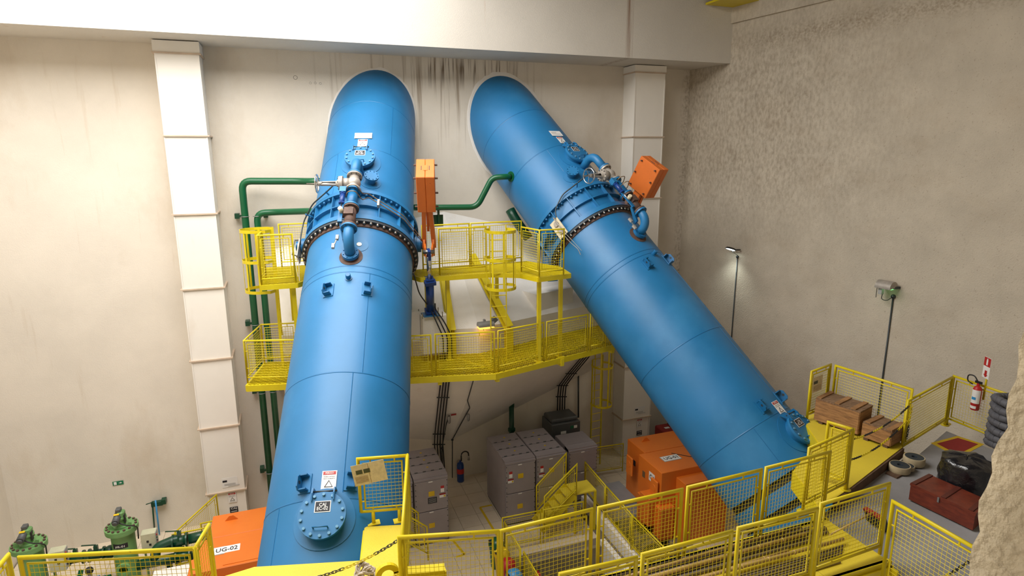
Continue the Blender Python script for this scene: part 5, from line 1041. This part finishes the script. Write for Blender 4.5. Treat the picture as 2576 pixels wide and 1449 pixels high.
# machined discs on a plank
solo('scrap_plank', MB().prism([Z(2227, 1192, GZ), Z(2256, 1205, GZ), Z(2325, 1166, GZ), Z(2290, 1158, GZ)], (0,0,.03)), 'wood_d', 'short wooden board under the round metal discs', 'board')
for (x, y, lab, hh) in ((2262, 1184, 'round metal disc lying on the board, nearer the plated walkway', .13), (2298, 1166, 'round metal disc with dark rim lying on the board, nearer the chain post', .15), (2283, 1180, 'smaller metal disc squeezed between two discs on the board', .08)):
    p = Z(x, y, GZ+.03); r = .19 if hh > .1 else .12; t = thing('metal_disc', lab, 'disc', p, 'discs on the board')
    MB().lathe(p, UPV, [(0, .001), (0, r*.96), (.02, r), (hh-.02, r), (hh, r*.96), (hh, r*.86)], 28).build('rim', 'discs', t); MB().lathe(p+UPV*(hh-.004), UPV, [(0, r*.87), (.002, .05), (-.03, .045), (-.03, .001)], 24).build('dark_face', 'flange_dark', t)
# extinguisher with its sign on the deck rail
ra = Z(2400, 946, GZ+RH); rb = Z(2575, 1005, GZ+RH); rd = (rb-ra).normalized(); rn = Vector((rd.y, -rd.x, 0)); rn = rn if rn.dot(CAM-ra) > 0 else -rn
xx = 0.0
e0 = ra+rd*.62+rn*.13; ez = GZ+.62
t = thing('fire_extinguisher', 'red fire extinguisher with white wrap hanging on the deck rail below its sign', 'extinguisher', (e0.x, e0.y, ez))
MB().lathe((e0.x, e0.y, ez), UPV, [(0, .001), (0, .075), (.02, .085), (.46, .085), (.52, .06), (.54, .03), (.60, .03), (.60, .001)], 20).build('bottle', 'red', t)
MB().lathe((e0.x, e0.y, ez), UPV, [(.16, .086), (.16, .088), (.46, .088), (.46, .086)], 20, up=rn, a0=-2.0, a1=1.4).build('white_label', 'white', t); MB().lathe((e0.x, e0.y, ez), UPV, [(.04, .086), (.04, .088), (.10, .088), (.10, .086)], 20, up=rn, a0=-.8, a1=.8).build('base_label', 'white', t); MB().lathe((e0.x, e0.y, ez), UPV, [(.24, .0885), (.24, .0895), (.30, .0895), (.30, .0885)], 10, up=rn, a0=-.5, a1=.5).build('blue_print', 'sky_blue', t)
MB().box((e0.x, e0.y, ez+.62), (.14, .03, .05), (rd, rn, UPV)).build('trigger', 'black', t); hh0 = Vector((e0.x, e0.y, ez+.60))
MB().tube(rounded([hh0, hh0-rd*.10+UPV*.14, hh0-rd*.24+UPV*.12, hh0-rd*.24-UPV*.02, hh0-rd*.12-UPV*.06], .09), .014, 6).build('hose', 'rubber', t)
s0 = ra+rd*.68; t = thing('extinguisher_sign', 'red and white extinguisher sign with down arrow on a yellow pole', 'sign', s0); sn = (rn*.9+rd*(-.43)).normalized(); su = UPV.cross(sn).normalized()
MB().cyl(s0-UPV*.3, s0+UPV*.45, .02, n=8).build('pole', 'yellow', t); sc = s0+UPV*.42+sn*.03
card('board', t, sc, su, UPV, .22, .46, 'white', .006); card('red_panel', t, sc+UPV*.13+sn*.007, su, UPV, .21, .19, 'red', .002); card('bottle_icon', t, sc+UPV*.12+sn*.01, su, UPV, .05, .12, 'white', .002); card('bottle_top', t, sc+UPV*.19+sn*.01, su, UPV, .03, .03, 'white', .002)
ac = sc-UPV*.13+sn*.008; MB().prism([ac-su*.035+UPV*.07, ac-su*.035-UPV*.02, ac-su*.07-UPV*.02, ac-UPV*.08, ac+su*.07-UPV*.02, ac+su*.035-UPV*.02, ac+su*.035+UPV*.07], sn*.003).build('arrow', 'red', t)
# ---------------------------------------------------------------- chains
def linkmesh(m): 
    pts = arc((.018, 0, 0), (0,1,0), (1,0,0), .016, 0, math.pi, 5)+arc((-.018, 0, 0), (0,-1,0), (-1,0,0), .016, 0, math.pi, 5)
    return MB().tube(pts, .0055, 5, closed=True).mesh('chain_link', m)
LK = {'y': linkmesh('yellow'), 'k': linkmesh('rubber')}
def chain(pts, sag, label, run=9, start='k'):
    A, Bv = Vector(pts[0]), Vector(pts[-1]); path = []
    for a, b in zip(pts[:-1], pts[1:]):
        a = Vector(a); b = Vector(b)
        for i in range(40): u = i/40; path.append(a.lerp(b, u)-UPV*(sag*4*u*(1-u)))
    path.append(Bv); t = thing('barrier_chain', label, 'chain', (A+Bv)/2-UPV*sag); step = .048; acc = 0; k = 0; i = 0; cur = path[0]
    seq = [path[0]]
    for p in path[1:]:
        while (p-seq[-1]).length >= step: seq.append(seq[-1]+(p-seq[-1]).normalized()*step)
    for i in range(len(seq)-1):
        d = (seq[i+1]-seq[i]).normalized(); c = (seq[i]+seq[i+1])/2; s = d.cross(UPV); s = s.normalized() if s.length > .01 else Vector((1,0,0)); u = s.cross(d)
        if i % 2: s, u = u, -s
        mtx = Matrix.Translation(c) @ Matrix((d, s, u)).transposed().to_4x4()
        inst('chain_link', LK['k' if ((i//run) % 2 == 0) == (start == 'k') else 'y'], t, mtx)
post = Z(2288, 1010, GZ+RH); rp = Z(2145, 1081, DZ+RH)
chain([post-UPV*.10, rp-UPV*.18], .12, 'black and yellow chain hung across the crates, upper one', start='k'); chain([post-UPV*.42, rp-UPV*.58], .14, 'black and yellow chain hung across the crates, lower one', start='y')
chain([post-UPV*.08+Vector((.06, -.02, 0)), post-UPV*.8+Vector((.03, -.03, 0))], .0, 'loose chain end hanging from the deck rail post', start='y')
c0 = Z(520, 1322, DZ+RH); c1 = Z(1012, 1345, DZ+RH); m0 = Z(700, 1437, DZ+.55)
cm = c0.lerp(c1, .35); cm.z = DZ+.52
chain([Z(500, 1385, DZ+RH)-UPV*.42, c1-UPV*.05-Vector((.02, .0, 0))], .30, 'black and yellow chain hung across the EC-02 deck plates, upper one', start='y')
chain([Z(500, 1385, DZ+RH)-UPV*.95, c1-UPV*.55-Vector((.02, .0, 0))], .12, 'black and yellow chain hung across the EC-02 deck plates, lower one', start='k')
chain([Z(2500, 1395, GZ+RH)-UPV*.1+Vector((-.05, .15, 0)), Vector((7.6, 4.9, GZ+.35))], .05, 'chain running down beside the grey deck rail', start='k')
# ---------------------------------------------------------------- poles on the plated walkway
pg = 'poles lying on the plated walkway'
def pole(x0, y0, x1, y1, z, r, m, label, name):
    a = Vector((x0, y0, z)); b = Vector((x1, y1, z)); t = thing(name, label, 'pole', (a+b)/2-UPV*r, pg); n = int((b-a).length/.45); MB().cyl(a, b, r, r*.85, n=10).build('shaft', m, t)
    if m == 'bamboo':
        for i in range(1, n): c = a.lerp(b, i/n); d = (b-a).normalized(); MB().lathe(c-d*.012, d, [(0, r*.9), (.006, r*1.08), (.018, r*1.08), (.024, r*.9)], 10).build('node_ring', 'bamboo', t)
zp = DZ+.03
pole(2.2, 6.35, 7.15, 6.42, zp+.07, .032, 'bamboo', 'pale bamboo pole lying on top of the bundle, its end by the pipe rings', 'bamboo_pole'); pole(2.4, 6.18, 7.6, 6.12, zp+.06, .032, 'bamboo', 'pale bamboo pole with bound joints reaching furthest towards the broom', 'bamboo_pole'); pole(2.0, 6.05, 6.6, 6.20, zp+.055, .028, 'bamboo', 'pale bamboo pole lying across the grey pipes', 'bamboo_pole'); pole(3.6, 6.50, 6.9, 6.60, zp+.07, .022, 'bamboo', 'thin pale bamboo stick resting against the far rail', 'bamboo_pole')
for i, (y, r, x1) in enumerate(((6.62, .03, 7.3), (6.54, .035, 7.55), (6.46, .035, 7.65), (6.37, .03, 7.6), (6.29, .035, 7.2))): pole(1.9, y, x1, y+.04, zp, r, 'bamboo_g', 'thick brown weathered pipe in the bundle under the bamboo', 'weathered_pipe')
for i in range(7): pole(1.9, 6.06-.045*i, 7.55-.06*i, 6.07-.045*i, zp-.01, .018, 'bamboo_g', 'thin grey rod in the bundle on the open side of the walkway', 'weathered_rod')
br = Vector((8.6, 6.45, GZ)); t = thing('broom', 'broom with red head and black bristles leaning at the end of the bundle', 'broom', br)
MB().cyl((8.58, 6.45, GZ+.32), (7.4, 6.2, DZ+.16), .014, n=8).build('broom_handle', 'bamboo', t); MB().box((8.61, 6.45, GZ+.30), (.07, .34, .05), ((.9,0,.4), (0,1,0), (-.4,0,.9))).build('broom_head', 'mattred', t); MB().box((8.69, 6.45, GZ+.17), (.08, .36, .24), ((.9,0,.4), (0,1,0), (-.4,0,.9))).build('bristles', 'black', t)
# lifting beam, hook and rope at the near edge of the deck
t = thing('lifting_beam', 'yellow lifting beam end at the edge of the plated walkway', 'beam', (1.35, 7.0, DZ)); q0 = Z(1012, 1437, DZ+.45); q1 = Z(1118, 1428, DZ+.45)
MB().bar(q0, q1, .16, .02).build('top_flange', 'yellow', t); MB().bar(q0-UPV*.12, q1-UPV*.12, .02, .22).build('web', 'yellow', t); MB().bar(q0-UPV*.24, q1-UPV*.24, .16, .02).build('bottom_flange', 'yellow', t); MB().box(q1-UPV*.12, (.02, .16, .24)).build('end_plate', 'yellow', t); MB().box((q0+q1)/2-UPV*.35, (.1, .1, .2)).build('foot', 'yellow', t)
hk = Z(975, 1440, DZ+.40); t = thing('crane_hook', 'yellow curved hook beside the lifting beam', 'hook', hk-UPV*.2)
o_ = arc(hk-UPV*.05, (1,0,0), (0,0,1), .16, .1, math.pi*.95, 10); i_ = arc(hk-UPV*.05, (1,0,0), (0,0,1), .085, .1, math.pi*.95, 10)
MB().prism(o_+i_[::-1], (0, .06, 0)).box(hk+Vector((.13, .03, -.12)), (.09, .06, .2)).build('hook_body', 'yellow', t)
rp_ = Z(915, 1438, DZ+.22); t = thing('rope_bundle', 'knotted off-white rope bundle lying beside the yellow hook', 'rope', rp_-UPV*.1)
for i in range(9):
    ph = i*.7; MB().tube([rp_+Vector((.14*math.cos(a+ph)*(1-.06*i)+.03*math.sin(3*a), .10*math.sin(a+ph)+.02*math.cos(2*a+i), -.06+.015*i+.05*math.sin(a*2+i))) for a in [k*.35 for k in range(19)]], .014, 6).build('rope_loop', 'rope', t)
